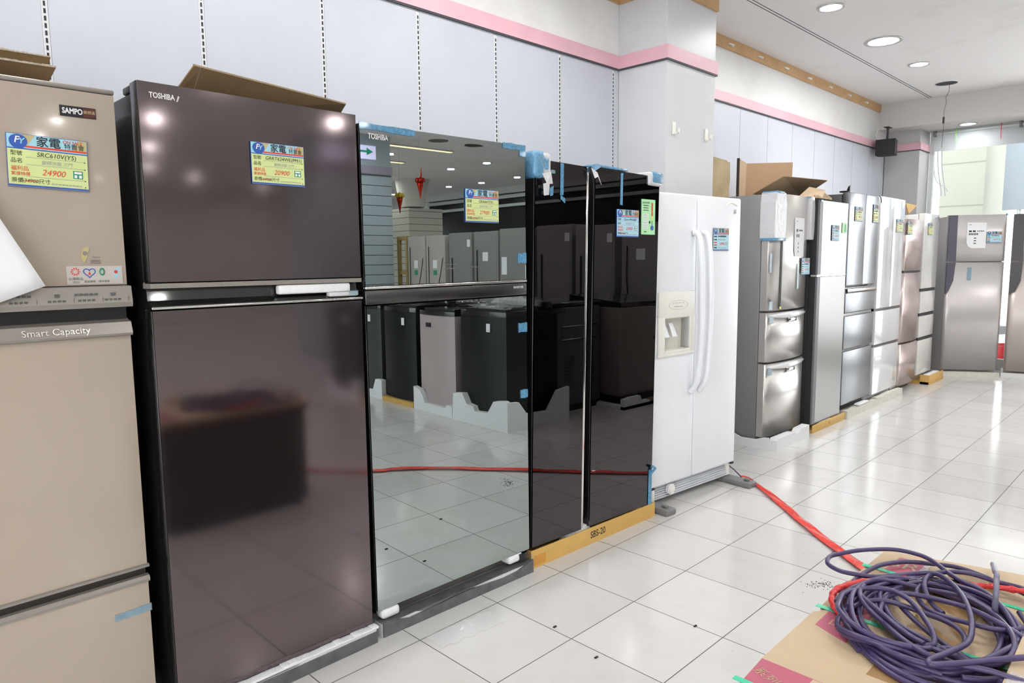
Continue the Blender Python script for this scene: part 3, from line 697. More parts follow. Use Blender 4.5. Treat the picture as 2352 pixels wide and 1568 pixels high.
# cardboard on top of fridge 1
t = empty('cardboard_flap', (-.60, .30, 1.908), 0, 'folded brown cardboard flap lying on the dark brown refrigerator', 'cardboard')
b = MB(); b.sheet([(.03, .12, 0.003), (.56, .12, .003), (.552, .0, .073), (.035, .0, .108)], .006, card_b); b.build('board', t)
b = MB(); b.sheet([(-.04, .12, .003), (.027, .12, .003), (.032, .0, .108), (.012, .0, .112)], .006, card_b); b.build('folded_end', t)
b = MB(); b.sheet([(.012, -.001, .1155), (.552, -.001, .0765), (.552, .012, .0795), (.012, .012, .1185)], .005, card_l); b.build('top_fold', t)

# ================= refrigerator 2: mirror
F2 = (-.0945, .132, -1.4); w = .808
t = empty('refrigerator', (F2[0], F2[1], 0), F2[2], 'mirror-glass two-door refrigerator between the dark brown one and the black double-door one', 'refrigerator', None, -.35)
cabinet(t, w, .74, .035, 1.87, black, y0=.07)
d1 = door('door', t, 0, w, 1.318, 1.885, mirror, th=.065, side=black, bev=.003)
MB().box(0, w, -.003, .05, 1.308, 1.318, chrome, .002).build('chrome_strip', d1)
b = MB().box(0, w, -.001, .055, 1.253, 1.304, smoke, .003); sb = b.build('control_band', t)
b = MB(); front_text(b, 'INVERTER', w-.022, 1.287, .013, inkw, -.0022, 'RIGHT', width=.057); b.build('lettering', sb)
b = MB(); front_text(b, 'TOSHIBA', .034, 1.843, .026, silverink, -.0015, 'LEFT', width=.084, bold=.03); b.build('brand_lettering', d1)
tch = mat('grey touch print', (.20, .20, .20), .5); b = MB(); bars(b, .25, .28, 1.372, .004, tch, 4, gap=.5); bars(b, .36, .42, 1.373, .004, tch, 8, gap=.5); bars(b, .50, .53, 1.376, .005, tch, 4, gap=.5); b.box(.255, .275, -.0016, -.0012, 1.388, 1.3895, tch); b.box(.36, .42, -.0016, -.0012, 1.391, 1.392, tch); b.build('touch_symbols', d1)
door('door', t, 0, w, .098, 1.250, mirror, th=.065, side=black)
tape(t, .0, .235, 1.866, 1.888, btape, y=-.003, sk=-.02); tape(t, w-.13, w, 1.862, 1.886, btape, y=-.003); tape(t, w-.035, w, 1.838, 1.864, btape, y=-.003)
tape(t, w-.052, w-.002, 1.39, 1.432, btape, y=-.003); tape(t, w-.052, w-.002, 1.092, 1.132, btape, y=-.003); tape(t, w-.045, w-.002, .80, .838, btape, y=-.003)
b = MB().box(.02, .10, -.004, .05, .057, .095, foam, .012); b.build('foam_block', t); b = MB().box(w-.13, w-.045, -.004, .06, .062, .098, foam, .01); b.build('foam_block', t)
b = MB().cyl((w-.045, .03, .064), .042, .03, blackp, n=24); b.build('levelling_foot', t)
b = MB().box(.1, w-.1, .062, .069, .040, .09, mat('grey kick plate', (.20, .185, .175), .35, .3)); b.build('kick_plate', t)
price_card(F2, .458, 1.559, .178, .131, paper_y, 'lime green sale card on the mirror-glass refrigerator', 'GRA66T(X)', '27900', '32900')
t = foam_base('packing_tray', (-.085, .117, 0), -1.4, .797, .80, .034, .05, 'grey plastic wrapped foam base under the mirror-glass refrigerator', mats=foam, front=.05)
b = MB(); b.prism([(0, 0), (0, .055), (.03, .058), (.12, .036), (.42, .045), (.62, .032), (.70, .036), (.80, .060), (.80, 0)], -.008, -.001, wrap, 'y'); b.box(.0, .8, -.006, .05, .0505, .053, wrap); b.build('plastic_wrap', t)

# ================= refrigerator 3: black side-by-side
F3 = (.72, .113, -1.5); 
t = empty('refrigerator', (F3[0], F3[1], 0), F3[2], 'black glass side-by-side refrigerator standing in a yellow cardboard tray', 'refrigerator', None, 1.2)
b = MB().box(.012, .925, .075, .76, .058, 1.82, black, .006); b.build('cabinet', t)
d1 = door('door', t, .006, .350, .100, 1.845, blackglass, th=.068, side=black)
MB().box(.350, .368, .004, .06, .104, 1.842, chrome, .003).build('edge_handle', d1, None, 'bright vertical edge strip')
MB().box(.369, .408, .05, .066, .12, 1.83, blackp).build('centre_gap', t)
d2 = door('door', t, .409, .930, .100, 1.850, blackglass, th=.068, side=black)
tape(t, .165, .186, 1.70, 1.84, btape, y=-.003); tape(t, .165, .195, 1.68, 1.70, btape, y=-.006, sk=-.5)
tape(t, .60, .618, 1.685, 1.84, btape, y=-.003); tape(t, .06, .13, 1.79, 1.805, btape_d, y=-.003)
tape(t, .895, .925, .10, .295, btape, y=-.004)
b = MB().tube([(.91, -.006, .27), (.93, -.02, .30), (.905, -.016, .315), (.935, -.008, .305)], .007, btape, 6); b.build('tape_knot', t)
# corner protectors
b = MB(); b.box(-.012, .10, -.014, .08, 1.765, 1.875, film_w, .02, 3); b.build('foam_corner', t, None, 'crumpled white foam corner wrap')
b = MB(); b.box(-.014, .055, -.020, .075, 1.76, 1.878, btape, .02, 3); b.box(.05, .075, -.02, .02, 1.80, 1.85, btape, .006); b.build('corner_tape', t)
b = MB(); b.sheet([(.03, -.018, 1.78), (.075, -.028, 1.79), (.085, -.03, 1.74), (.05, -.03, 1.735)], .002, film_w); b.sheet([(.025, -.03, 1.735), (.06, -.034, 1.745), (.062, -.03, 1.69), (.03, -.03, 1.685)], .002, film_w); b.sheet([(.062, -.034, 1.72), (.083, -.036, 1.73), (.083, -.034, 1.69), (.066, -.034, 1.685)], .002, btape); b.build('hanging_wrap', t)
b = MB(); b.box(.405, .66, -.004, .08, 1.851, 1.862, btape, .004); b.sheet([(.35, -.02, 1.845), (.41, -.01, 1.862), (.44, -.006, 1.85), (.38, -.02, 1.825)], .002, btape); b.sheet([(.345, -.03, 1.835), (.37, -.032, 1.79), (.395, -.03, 1.80), (.42, -.03, 1.765), (.40, -.02, 1.82)], .002, film_w); b.build('door_top_tape', t)
b = MB(); b.box(.825, .94, -.012, .08, 1.800, 1.868, film_w, .01); b.build('foam_corner', t); b = MB().box(.848, .945, -.016, .08, 1.812, 1.872, btape, .012); b.build('corner_tape', t)
price_card(F3, .606, 1.517, .178, .134, paper_c, 'pale blue sale card on the black side-by-side refrigerator', 'GSow PM-06BT', '33900', '39900')
tt = empty('energy_label', world_on(F3, .808, -.004, 1.532), F3[2], 'tall light green energy label beside the pale blue sale card', 'label')
b = MB().box(0, .118, 0, .002, 0, .178, lime); b.build('label_sheet', tt)
b = MB(); front_text(b, '能源效率標示', .038, .160, .011, ink, -.001, 'CENTER'); 
for k in range(3): bars(b, .015, .06, .145-.012*k, .004, ink, 6, -.0006)
for k in range(6): b.box(.012, .058, -.0006, 0, .095-.013*k, .104-.013*k, inkw); bars(b, .016, .052, .098-.013*k, .003, inkg, 5, -.001)
b.cyl((.070, -.001, .063), .007, .001, ink, 'y', 14); bars(b, .02, .045, .012, .004, ink, 5, -.0006)
b.build('printed_lettering', tt)
b = MB().box(.085, .097, -.0012, 0, .118, .162, inkr); b.box(.085, .097, -.0012, 0, .095, .117, inkr); b.box(.086, .096, -.0012, 0, .072, .094, mat('yellow print', (.85, .68, .05), .5)); b.box(.088, .094, -.0012, 0, .045, .071, inkgreen); b.cyl((.091, -.0014, .034), .013, .0012, inkb, 'y', 16); b.build('thermometer_scale', tt)
# yellow tray
t = empty('cardboard_tray', (.722, .117, 0), -1.5, 'yellow cardboard tray printed with black letters under the black side-by-side refrigerator', 'cardboard tray')
b = MB().prism([(0, 0), (0, .087), (.962, .078), (.962, 0)], -.006, -.001, card_y, 'y'); b.box(0, .010, -.001, .10, 0, .085, card_y); b.box(.952, .962, -.001, .06, 0, .076, card_y); b.box(.0, .962, -.0005, .72, 0, .028, card_y)
b.build('tray', t)
b = MB(); front_text(b, 'SBS-20', .475, .044, .048, ink, -.0068, 'CENTER', width=.115, bold=.01); b.build('lettering', t)
MB().box(.02, .095, -.0068, -.006, .012, .058, mat('orange stain', (.62, .30, .05), .6)).build('glue_stain', t)
b = MB(); b.box(.0, .004, -.007, .02, .005, .08, card_e); b.build('torn_corner', t)
b = MB().box(.26, .44, .012, .066, .0285, .100, foam, .008); b.build('foam_block', t)

# ================= refrigerator 4: white side-by-side
F4 = (1.745, .15, -4.9)
t = empty('refrigerator', (F4[0], F4[1], 0), F4[2], 'white side-by-side refrigerator with an ice dispenser and long handles', 'refrigerator')
b = MB().box(.01, .815, .07, .575, .04, 1.755, white_e, .008); b.build('cabinet', t)
# left door with dispenser opening: four blocks
b = MB(); zt, zb, dx0, dx1 = 1.077, .885, .088, .318
def L_door(b):
    pts_o = [(.0, .122), (.377, .122), (.377, 1.765), (.0, 1.765)]
    b.box(.0, .377, 0, .065, zt, 1.766, white_e, .010, 3); b.box(.0, .377, 0, .065, .122, zb, white_e, .010, 3)
    b.box(.0, dx0, .0, .065, zb-.02, zt+.02, white_e, .0); b.box(dx1, .377, 0, .065, zb-.02, zt+.02, white_e, .0)
L_door(b); d1 = b.build('door', t)
b = MB()
b.box(.030, .362, -.010, .004, zt, 1.226, ivory, .006); b.box(.030, .362, -.010, .004, .860, zb, ivory, .006); b.box(.030, dx0, -.010, .004, zb-.008, zt+.008, ivory, .003); b.box(dx1, .362, -.010, .004, zb-.008, zt+.008, ivory, .003)
b.build('dispenser_frame', d1)
b = MB(); b.box(dx0-.002, dx1+.002, .055, .062, zb, zt, ivory_d); b.box(dx0-.002, dx0, -.005, .06, zb, zt, ivory_d); b.box(dx1, dx1+.002, -.005, .06, zb, zt, ivory); b.box(dx0, dx1, -.012, .06, zb-.002, zb+.012, ivory, .002); b.box(dx0, dx1, 0, .06, zt-.004, zt, ivory_d)
b.build('dispenser_recess', d1)
for x in (.115, .185):
    b = MB(); b.box(-.020, .020, -.004, .004, -.085, 0, white_e, .004, 3); b.build('dispenser_lever', d1, Matrix.Translation((x+.02, .045, 1.045)) @ Matrix.Rotation(R(-24), 4, 'X'))
b = MB(); op = [(.205+.085*math.cos(a), -.0105, 1.150+.026*math.sin(a)) for a in [k*math.pi/12 for k in range(24)]]; b.tube(op, .0014, ivory_d, 6, closed=True)
for k in range(6): b.cyl((.16+.018*k, -.0115, 1.160), .003, .001, inkg, 'y', 8)
bars(b, .165, .245, 1.138, .004, inkg, 8, -.0105); b.build('button_panel', d1)
d2 = door('door', t, .383, .826, .122, 1.766, white_e, th=.065, bev=.01)
for x, nm, dd in ((.345, 'handle', d1), (.428, 'handle', d2)):
    prof = [(x-.008, -.004, 1.555), (x+.004, -.034, 1.54), (x+.010, -.05, 1.44), (x+.013, -.058, 1.25), (x+.014, -.060, 1.05), (x+.010, -.055, .85), (x+.004, -.042, .70), (x-.004, -.004, .635)]
    b = MB(); n = 8
    b.tube(prof, .0165, white_e, 10); o = b.build('handle', dd)
b = MB().prism([(.745, 1.672), (.772, 1.674), (.770, 1.700), (.748, 1.698)], -.002, -.0005, mats_s); b.box(.75, .768, -.003, -.002, 1.68, 1.684, inkg); b.build('badge', d2)
b = MB().tube([(.66, -.001, 1.715), (.69, -.001, 1.73), (.73, -.001, 1.735), (.78, -.001, 1.722)], .004, ivory, 6); b.build('glue_stain', d2)
# base grille
b = MB(); b.prism([(.055, .038), (.055, .118), (.07, .118), (.07, .038)], .01, .80, mat('grille backing', (.20, .20, .20), .6), 'x')
gr = b.build('grille', t)
for k in range(6):
    z = .040+.0125*k; b = MB(); b.prism([(.018+.0035*k, z), (.014+.0035*k, z+.006), (.06, z+.0085), (.06, z)], .004, .80, white_e, 'x'); b.build('grille_slat', gr)
b = MB(); b.box(.002, .03, .0, .06, .036, .115, ivory, .004); b.box(.775, .805, .02, .06, .036, .118, ivory, .004); b.build('end_cap', gr)
b = MB().cyl((.19, .004, .080), .032, .02, white_e, 'y', 24); b.cyl((.19, -.002, .080), .024, .01, ivory, 'y', 24); b.build('filter_cap', gr)
b = MB().box(.0, .03, .0, .03, .112, .122, blackp); b.box(.795, .82, .0, .03, .112, .122, blackp); b.build('hinge', t)
for x, nm in ((-.02, 0), (.738, 1)):
    f = empty('transport_block', world_on(F4, x, -.165 if nm else -.125, 0), F4[2], 'grey plastic transport foot under the white refrigerator, %s' % ('the one with the red ribbon' if nm else 'the one beside the yellow tray'), 'foot')
    b = MB().box(0, .085, 0, .50, 0, .034, greyblock, .008, 3); b.build('foot_body', f)
    b = MB().box(.03, .055, .03, .06, .036, .05, greyblock, .003); b.build('foot_knob', f)
price_card(F4, .533, 1.453, .160, .131, paper_c, 'pale blue sale card on the white side-by-side refrigerator', 'GC-22', '29900', '', near=False)
# power cord from white fridge
b = MB().tube([(2.566, .135, .10), (2.585, .10, .07), (2.60, .07, .04), (2.612, .045, .012)], .004, purple, 6)
tag(b.build('power_cord'), 'thin dark cord leaving the white refrigerator at the red ribbon', 'cord')
# rough pine planks leaning on top
t = empty('wood_plank', (3.14, .6, 1.765), 0, 'rough pine board standing against the pillar above the white refrigerator', 'plank')

# ================= refrigerator 5: silver 3 door curved
F5 = (3.42, .29, 0); w = .665
t = empty('refrigerator', (F5[0], F5[1], 0), 0, 'silver three-door refrigerator with curved drawers and a white foam wrap', 'refrigerator')
b = MB().box(0, w, .065, .80, .035, 1.862, greyside, .006); b.build('cabinet', t)
d1 = curved_door('door', t, 0, w, 1.022, 1.868, silver); d2 = curved_door('drawer', t, 0, w, .642, 1.006, silver); d3 = curved_door('drawer', t, 0, w, .08, .626, silver)
for dd, z in ((d2, 1.004), (d3, .624)):
    b = MB(); n = 16; pts = []
    for i in range(n+1):
        u = i/n; x = .02+(w-.04)*u; pts.append((x, -.040*(1-(2*u-1)**2)-.004, z-.022))
    b.tube(pts, lambda u: .010+.016*math.sin(math.pi*u), white_g, 10); b.build('handle', dd)
    b = MB().box(w*.40, w*.62, -.046, -.034, z-.075, z-.048, chrome, .006); b.build('grip', dd)
b = MB().box(.135, .168, -.026, -.020, 1.03, 1.86, ink); b.build('control_strip', d1); MB().box(.137, .166, -.0285, -.026, 1.032, 1.048, mat('yellow dot label', (.8, .75, .05), .5)).build('yellow_label', d1)
for x0_, x1_ in ((-.010, .165), (w-.05, w+.012)):
    b = MB(); b.prism([(x0_, 1.545), (x0_-.004, 1.62), (x0_-.002, 1.80), (x0_+.012, 1.872), (x1_-.012, 1.872), (x1_+.004, 1.80), (x1_+.004, 1.62), (x1_-.006, 1.545)], -.043, .07, film_w, 'y')
    b.build('foam_wrap', t, None, 'white foam sheet wrapped round the door corner')
b = MB().box(-.012, .168, -.046, .07, 1.528, 1.550, btape, .004); b.box(.01, .13, -.046, .07, 1.866, 1.882, btape, .004); b.box(w-.05, w+.004, -.03, .07, 1.864, 1.876, btape, .004); b.build('blue_tape', t)
for x0_, x1_, z0_, z1_, y_ in ((-.002, .03, 1.30, 1.44, -.008), (-.002, .05, 1.03, 1.09, -.014), (.0, .07, .93, .985, -.018), (.0, .07, .545, .605, -.018), (.40, .43, 1.17, 1.36, -.040)): tape(t, x0_, x1_, z0_, z1_, btape_d, y=y_)
F5b = (F5[0], F5[1]-.028, 0)
tt = empty('notice_sheet', world_on(F5b, .33, -.012, 1.415), 3, 'long white printed notice hanging on the silver three-door refrigerator', 'paper')
b = MB(); b.box(.012, .19, 0, .0012, 0, .29, paper); b.prism([(0.0, .05), (.012, .012), (.012, .29), (0, .29)], 0, .0012, paper); b.build('sheet', tt)
b = MB(); bars(b, .03, .07, .185, .02, ink, 2, -.0005); bars(b, .085, .16, .19, .012, ink, 4, -.0005); bars(b, .03, .10, .145, .022, inkgrey, 5, -.0005)
for k in range(3): b.box(.07, .085, -.0008, 0, .03+.03*k, .045+.03*k, inkgrey)
bars(b, .03, .05, .26, .006, ink, 2, -.0005); b.build('printed_lettering', tt)
price_card(F5b, .47, 1.275, .155, .128, paper_c, 'pale blue sale card on the silver three-door refrigerator, below the white notice', '3D', '19900', '', near=False, dy=.012)
t = foam_base('packing_tray', (3.405, .176, 0), 0, .575, .72, .03, .10, 'thick white foam tray under the silver three-door refrigerator', mats=foam, front=.06,
              prof=[(0, 0), (0.0, .075), (.02, .09), (.30, .088), (.33, .07), (.38, .07), (.41, .092), (.57, .10), (.575, 0)])
b = MB(); b.prism([(.061, 0), (.061, .09), (.10, .088), (.16, .065), (.28, .062), (.34, .085), (.72, .085), (.72, 0)], -.022, .0, foam, 'x'); b.build('side_wall', t)
# cardboard on fridge 5
t = empty('cardboard_flap', (3.72, .45, 1.872), 0, 'brown cardboard sheet sagging over the silver three-door refrigerator', 'cardboard')
b = MB(); b.sheet([(-.26, .0, .006), (.05, -.09, .148), (.99, -.05, .188), (1.0, .17, .06), (.25, .11, .006)], .006, card_b); b.build('board', t)
b = MB(); b.sheet([(.30, -.10, .006), (.62, -.16, .008), (.78, -.12, .085), (.55, -.08, .10)], .005, card_l); b.sheet([(.45, -.17, .004), (.80, -.17, .006), (.92, -.12, .03), (.78, -.10, .075), (.60, -.10, .05)], .005, card_b); b.build('torn_layers', t)
t = empty('cardboard_box_piece', (3.93, .80, 1.874), 0, 'upright open cardboard corner standing behind the sagging cardboard sheet', 'cardboard')
b = MB(); b.sheet([(-.02, 0, 0), (.34, .12, 0), (.36, .12, .34), (-.01, 0, .335)], .006, card_l); b.build('left_wall', t)
b = MB(); b.sheet([(.34, .12, 0), (.80, -.08, 0), (.82, -.08, .37), (.36, .12, .34)], .006, mat('tan board', (.42, .27, .16), .75)); b.build('right_wall', t)
b = MB(); b.box(-.03, -.018, -.01, .01, 0, .335, mat('dark board edge', (.05, .04, .03), .9)); b.build('dark_edge', t)

# pine boards on top of white fridge, against pillar side
t = bpy.data.objects.get('wood_plank'); t.location = (3.22, .745-.115, 1.88)
t.location = (3.437, .755, 1.8625)
b = MB(); b.prism([(-.02, 0), (.20, 0), (.195, .10), (.205, .20), (.20, .30), (-.015, .31)], 0, .022, wood, 'y'); b.build('board', t)
b = MB(); b.prism([(.20, .005), (.255, 0), (.25, .09), (.262, .16), (.255, .29), (.20, .295)], .004, .024, wood, 'y'); b.build('split_edge', t)
t['label'] = 'rough pine board standing against the wall right beside the pillar'

# ================= refrigerator 6: dark stainless two door
F6 = (4.105, .215, 0); w = .60
t = empty('refrigerator', (F6[0], F6[1], 0), 0, 'dark stainless two-door refrigerator standing in a small yellow tray', 'refrigerator')
b = MB().box(0, w, .065, .80, .03, 1.838, ink, .006); b.build('cabinet', t)
for nm, z0_, z1_ in (('door', 1.272, 1.85), ('door', .068, 1.252)):
    b = MB(); b.prism([(0, .06), (0, .02), (.006, .006), (.03, -.002), (.06, -.004), (.065, 0), (w, 0), (w, .06)], z0_, z1_, dsteel, 'z'); dd = b.build(nm, t)
    b = MB().prism([(-.003, .004), (.004, -.003), (.050, -.0075), (.055, -.0055), (.004, .0065), (-.003, .010)], z0_, z1_, mat('grey plastic edge', (.17, .17, .18), .4, .5), 'z'); b.build('edge_profile', dd)
    MB().box(-.003, 0, .0105, .064, z0_, z1_, ink).build('side_strip', dd)
MB().box(0, w, .0, .05, 1.256, 1.270, chrome).build('chrome_strip', t)
tape(t, .01, .05, 1.835, 1.852, btape, y=-.008)
price_card(F6, .255, 1.540, .155, .125, paper_c, 'pale blue sale card on the dark stainless two-door refrigerator', 'DS2', '21900', '', near=False)
tt = empty('energy_label', world_on(F6, .475, -.004, 1.606), 0, 'small green energy label on the dark stainless refrigerator', 'label'); MB().box(0, .105, 0, .002, 0, .082, lime).build('label_sheet', tt); MB().box(.055, .075, -.001, 0, .01, .07, inkgreen).build('printed_lettering', tt)
t = empty('cardboard_tray', (4.10, .205, 0), 0, 'small yellow cardboard tray under the dark stainless refrigerator', 'cardboard tray')
b = MB().box(0, .70, -.006, 0, 0, .065, card_y, .0015); b.box(0, .68, .0005, .72, 0, .027, card_y); b.build('tray', t)
b = MB(); front_text(b, 'BLZ', .35, .032, .024, ink, -.0068, 'CENTER'); b.build('lettering', t)
MB().box(.18, .42, .01, .05, .028, .06, foam, .006).build('foam_block', t)

# ================= refrigerator 7: grey french door
def french(frame, w, ztop, zsplit, drawers, m, sidem, label, base_z=.11, handle=None, seam=.5, cab=None):
    t = empty('refrigerator', (frame[0], frame[1], 0), frame[2], label, 'refrigerator')
    b = MB().box(0, w, .065, .78, base_z-.07, ztop-.012, sidem, .006); b.build('cabinet', t)
    sx = w*seam
    door('door', t, 0.0, sx-.002, zsplit, ztop, m, th=.06, bev=.005); door('door', t, sx+.002, w, zsplit, ztop, m, th=.06, bev=.005)
    for z0_, z1_ in drawers:
        dd = door('drawer', t, 0, w, z0_, z1_, m, th=.06, bev=.005)
        if handle: 
            b = MB().prism([(.0, z1_), (-.014, z1_+.004), (-.018, z1_-.018), (-.010, z1_-.03), (.0, z1_-.03)], 0.004, w-.004, handle, 'x'); b.build('handle', dd)
        MB().box(.004, w-.004, .02, .058, z1_+.001, z1_+.024, smoke).build('finger_gap', dd)
    return t
t7 = french((4.80, .24, 0), .72, 1.955, 1.162, ((.925, 1.12), (.610, .895), (.112, .585)), bsteel, dside, 'tall blue-grey steel french-door refrigerator with three drawers', handle=None, seam=.54)
b = MB().prism([(.0, 1.130), (-.014, 1.132), (-.018, 1.112), (-.010, 1.095), (.0, 1.095)], .004, .716, chrome, 'x'); b.build('handle', t7)
b = MB(); b.box(0, .06, .02, .09, 1.956, 1.968, blackp, .003); b.sheet([(-.02, .0, 2.0), (.02, .01, 1.962), (.045, .02, 1.965), (.03, .03, 1.975), (.0, .0, 2.01)], .01, ink); b.build('hinge_cover', t7)
F7 = (4.80, .24, 0)
price_card(F7, .125, 1.715, .185, .125, paper_y, 'sale card on the left door of the blue-grey french-door refrigerator', 'RG', '38900', '', near=False)
price_card(F7, .575, 1.715, .140, .165, paper_y, 'sale card on the right door of the blue-grey french-door refrigerator', 'RG7', '36900', '', near=False)
b = MB().tube([(5.51, .235, 1.96), (5.53, .23, 1.95), (5.545, .228, 1.925), (5.55, .228, 1.90)], .004, ink, 6); tag(b.build('loose_cable_tie'), 'short black cable tie poking up at the blue-grey refrigerator top corner', 'cable tie')
t8 = french((5.585, .24, 0), .715, 1.965, .920, ((.575, .895), (.095, .548)), white_g, white_e, 'glossy white french-door refrigerator with two drawers', handle=None, seam=.53)
price_card((5.585, .24, 0), .455, 1.643, .195, .128, paper_y, 'sale card on the glossy white french-door refrigerator', 'W2', '35900', '', near=False)
b = MB().box(.0, .0015, 0, .02, 0, .01, foam)
for x, w_, lab, dz in ((4.815, .765, 'long dusty foam base under the blue-grey french-door refrigerator', .07), (5.59, .76, 'long dusty foam base under the glossy white french-door refrigerator', .075)):
    t = foam_base('packing_tray', (x, .185 if x < 5 else .19, 0), 0, w_, .80, .028, dz, lab, mats=foam_d, front=.05, prof=[(0, 0), (0, dz), (w_*.2, dz*.92), (w_*.5, dz*1.02), (w_*.8, dz*.95), (w_, dz*.9), (w_, 0)])
    if x < 5: MB().box(.28, .52, .0, .045, dz+.004, dz+.022, foam, .005).build('foam_strip', t)

# ================= refrigerator 9, 10
F9 = (6.365, .25, 0); w = .615
t = empty('refrigerator', (F9[0], F9[1], 0), 0, 'champagne pink three-door refrigerator between the two white ones', 'refrigerator')
b = MB().box(0, w, .065, .70, .03, 1.775, pinks, .006); b.box(.02, w-.02, .065, .6, .0, .03, blackp); b.build('cabinet', t)
for nm, z0_, z1_ in (('door', 1.262, 1.785), ('door', .525, 1.24), ('drawer', .075, .505)): curved_door(nm, t, 0, w, z0_, z1_, pinks, .02)
MB().box(.02, w-.02, .0, .05, 1.242, 1.26, ink).build('door_gap', t)
price_card((6.365, .245, 0), .02, 1.632, .165, .13, paper_y, 'sale card on the champagne pink refrigerator', 'P3', '25900', '', near=False, dy=.012)
t = empty('cardboard_flap', (7.06, .42, 1.8705), 0, 'light cardboard piece lying on the narrow pearl white refrigerator', 'cardboard'); b = MB(); b.sheet([(.0, .0, .0), (.30, .10, .0), (.46, .05, .115), (-.13, .0, .11)], .005, card_y); b.build('board', t)
F10 = (7.025, .25, 0); w = .545
t = empty('refrigerator', (F10[0], F10[1], 0), 0, 'narrow pearl white refrigerator with three drawers, nearest the pilaster', 'refrigerator')
b = MB().box(0, w, .065, .62, .03, 1.858, whited, .006); b.build('cabinet', t)
door('door', t, 0, w, 1.058, 1.868, whited, th=.06)
for z0_, z1_ in ((.79, 1.026), (.522, .756), (.105, .488)):
    dd = door('drawer', t, 0, w, z0_, z1_, whited, th=.06); MB().box(.004, w, .01, .058, z1_+.002, z1_+.028, ink).build('finger_gap', dd)
price_card(F10, .12, 1.638, .175, .128, paper_y, 'sale card on the narrow pearl white refrigerator', 'N1', '22900', '', near=False)
MB().box(w-.03, w-.012, -.002, 0, 1.80, 1.85, inkgrey).build('badge', t)
t = empty('cardboard_tray', (7.13, .145, 0), 0, 'yellow cardboard tray under the narrow pearl white refrigerator', 'cardboard tray')
b = MB().box(0, .55, 0, .008, 0, .105, card_y, .001); b.box(0, .008, .008, .095, 0, .105, card_y); b.box(0, .55, .0085, .5, 0, .027, card_y); b.build('tray', t)
MB().box(.10, .5, .03, .09, .03, .10, foam, .01).build('foam_block', t)

# ================= refrigerator 11, 12 (turned towards the aisle)
F11 = (7.905, .231, -57); w = .60
t = empty('refrigerator', (F11[0], F11[1], 0), F11[2], 'silver two-door refrigerator turned to face the aisle in front of the window', 'refrigerator')
b = MB().box(0, w, .065, .66, .035, 1.865, mats_s, .006); b.build('cabinet', t)
for nm, z0_, z1_ in (('door', 1.345, 1.875), ('door', .078, 1.332)):
    dd = curved_door(nm, t, 0, w, z0_, z1_, mats_s, .012)
    b = MB()
    if z0_ > 1: b.prism([(.0, z0_), (.09, z0_), (.085, z1_), (.0, z1_)], -.012, .02, purples, 'y')
    else: b.prism([(.0, .97), (.03, 1.0), (.075, 1.12), (.09, z1_), (.0, z1_)], -.012, .02, purples, 'y')
    b.build('grip_panel', dd)
tape(t, .215, .26, 1.13, 1.275, btape_d, y=-.014)
tape(t, w-.02, w, 1.862, 1.885, btape, y=-.004)
tt = empty('notice_sheet', world_on(F11, .185, -.016, 1.495), F11[2], 'white printed notice on the silver refrigerator facing the aisle', 'paper')
b = MB(); b.prism([(.06, 0), (.20, .002), (.20, .29), (0, .295), (0.0, .07), (.02, .02)], 0, .0015, paper, 'y'); b.build('sheet', tt)
b = MB(); bars(b, .02, .10, .185, .018, ink, 2, -.0005); bars(b, .105, .18, .19, .010, ink, 4, -.0005); bars(b, .02, .12, .150, .022, inkgrey, 6, -.0005)
for k in range(3): b.box(.075, .10, -.0008, 0, .05+.03*k, .062+.03*k, inkgrey)
bars(b, .02, .05, .265, .006, ink, 2, -.0005); b.build('printed_lettering', tt)
price_card(F11, .395, 1.553, .15, .13, paper_c, 'pale blue sale card on the silver refrigerator facing the aisle', 'S2', '18900', '', near=False, dy=.018)
t = foam_base('packing_tray', world_on(F11, -.05, -.04, 0), F11[2], .66, .70, .033, .06, 'low white foam base under the silver refrigerator facing the aisle', mats=foam_d, front=.05, prof=[(0, 0), (0, .05), (.3, .055), (.66, .05), (.66, 0)])
F12 = (8.265, -.325, -80); w = .62
t = empty('refrigerator', (F12[0], F12[1], 0), F12[2], 'warm steel two-door refrigerator cut by the right edge of the photo', 'refrigerator')
b = MB().box(0, w, .065, .56, .035, 1.865, brownsilver, .006); b.build('cabinet', t)
for nm, z0_, z1_ in (('door', 1.345, 1.875), ('door', .078, 1.332)):
    dd = curved_door(nm, t, 0, w, z0_, z1_, brownsilver, .012); b = MB()
    if z0_ > 1: b.prism([(.0, z0_), (.115, z0_), (.10, z1_), (.0, z1_)], -.014, .02, dgrip, 'y')
    else: b.prism([(.0, .97), (.06, 1.0), (.105, 1.12), (.115, z1_), (.0, z1_)], -.014, .02, dgrip, 'y')
    b.build('grip_panel', dd)
foam_base('packing_tray', world_on(F12, -.02, -.03, 0), F12[2], .68, .60, .033, .06, 'low white foam base under the warm steel refrigerator at the right edge', mats=foam, front=.05, prof=[(0, 0), (0, .05), (.3, .055), (.68, .05), (.68, 0)])

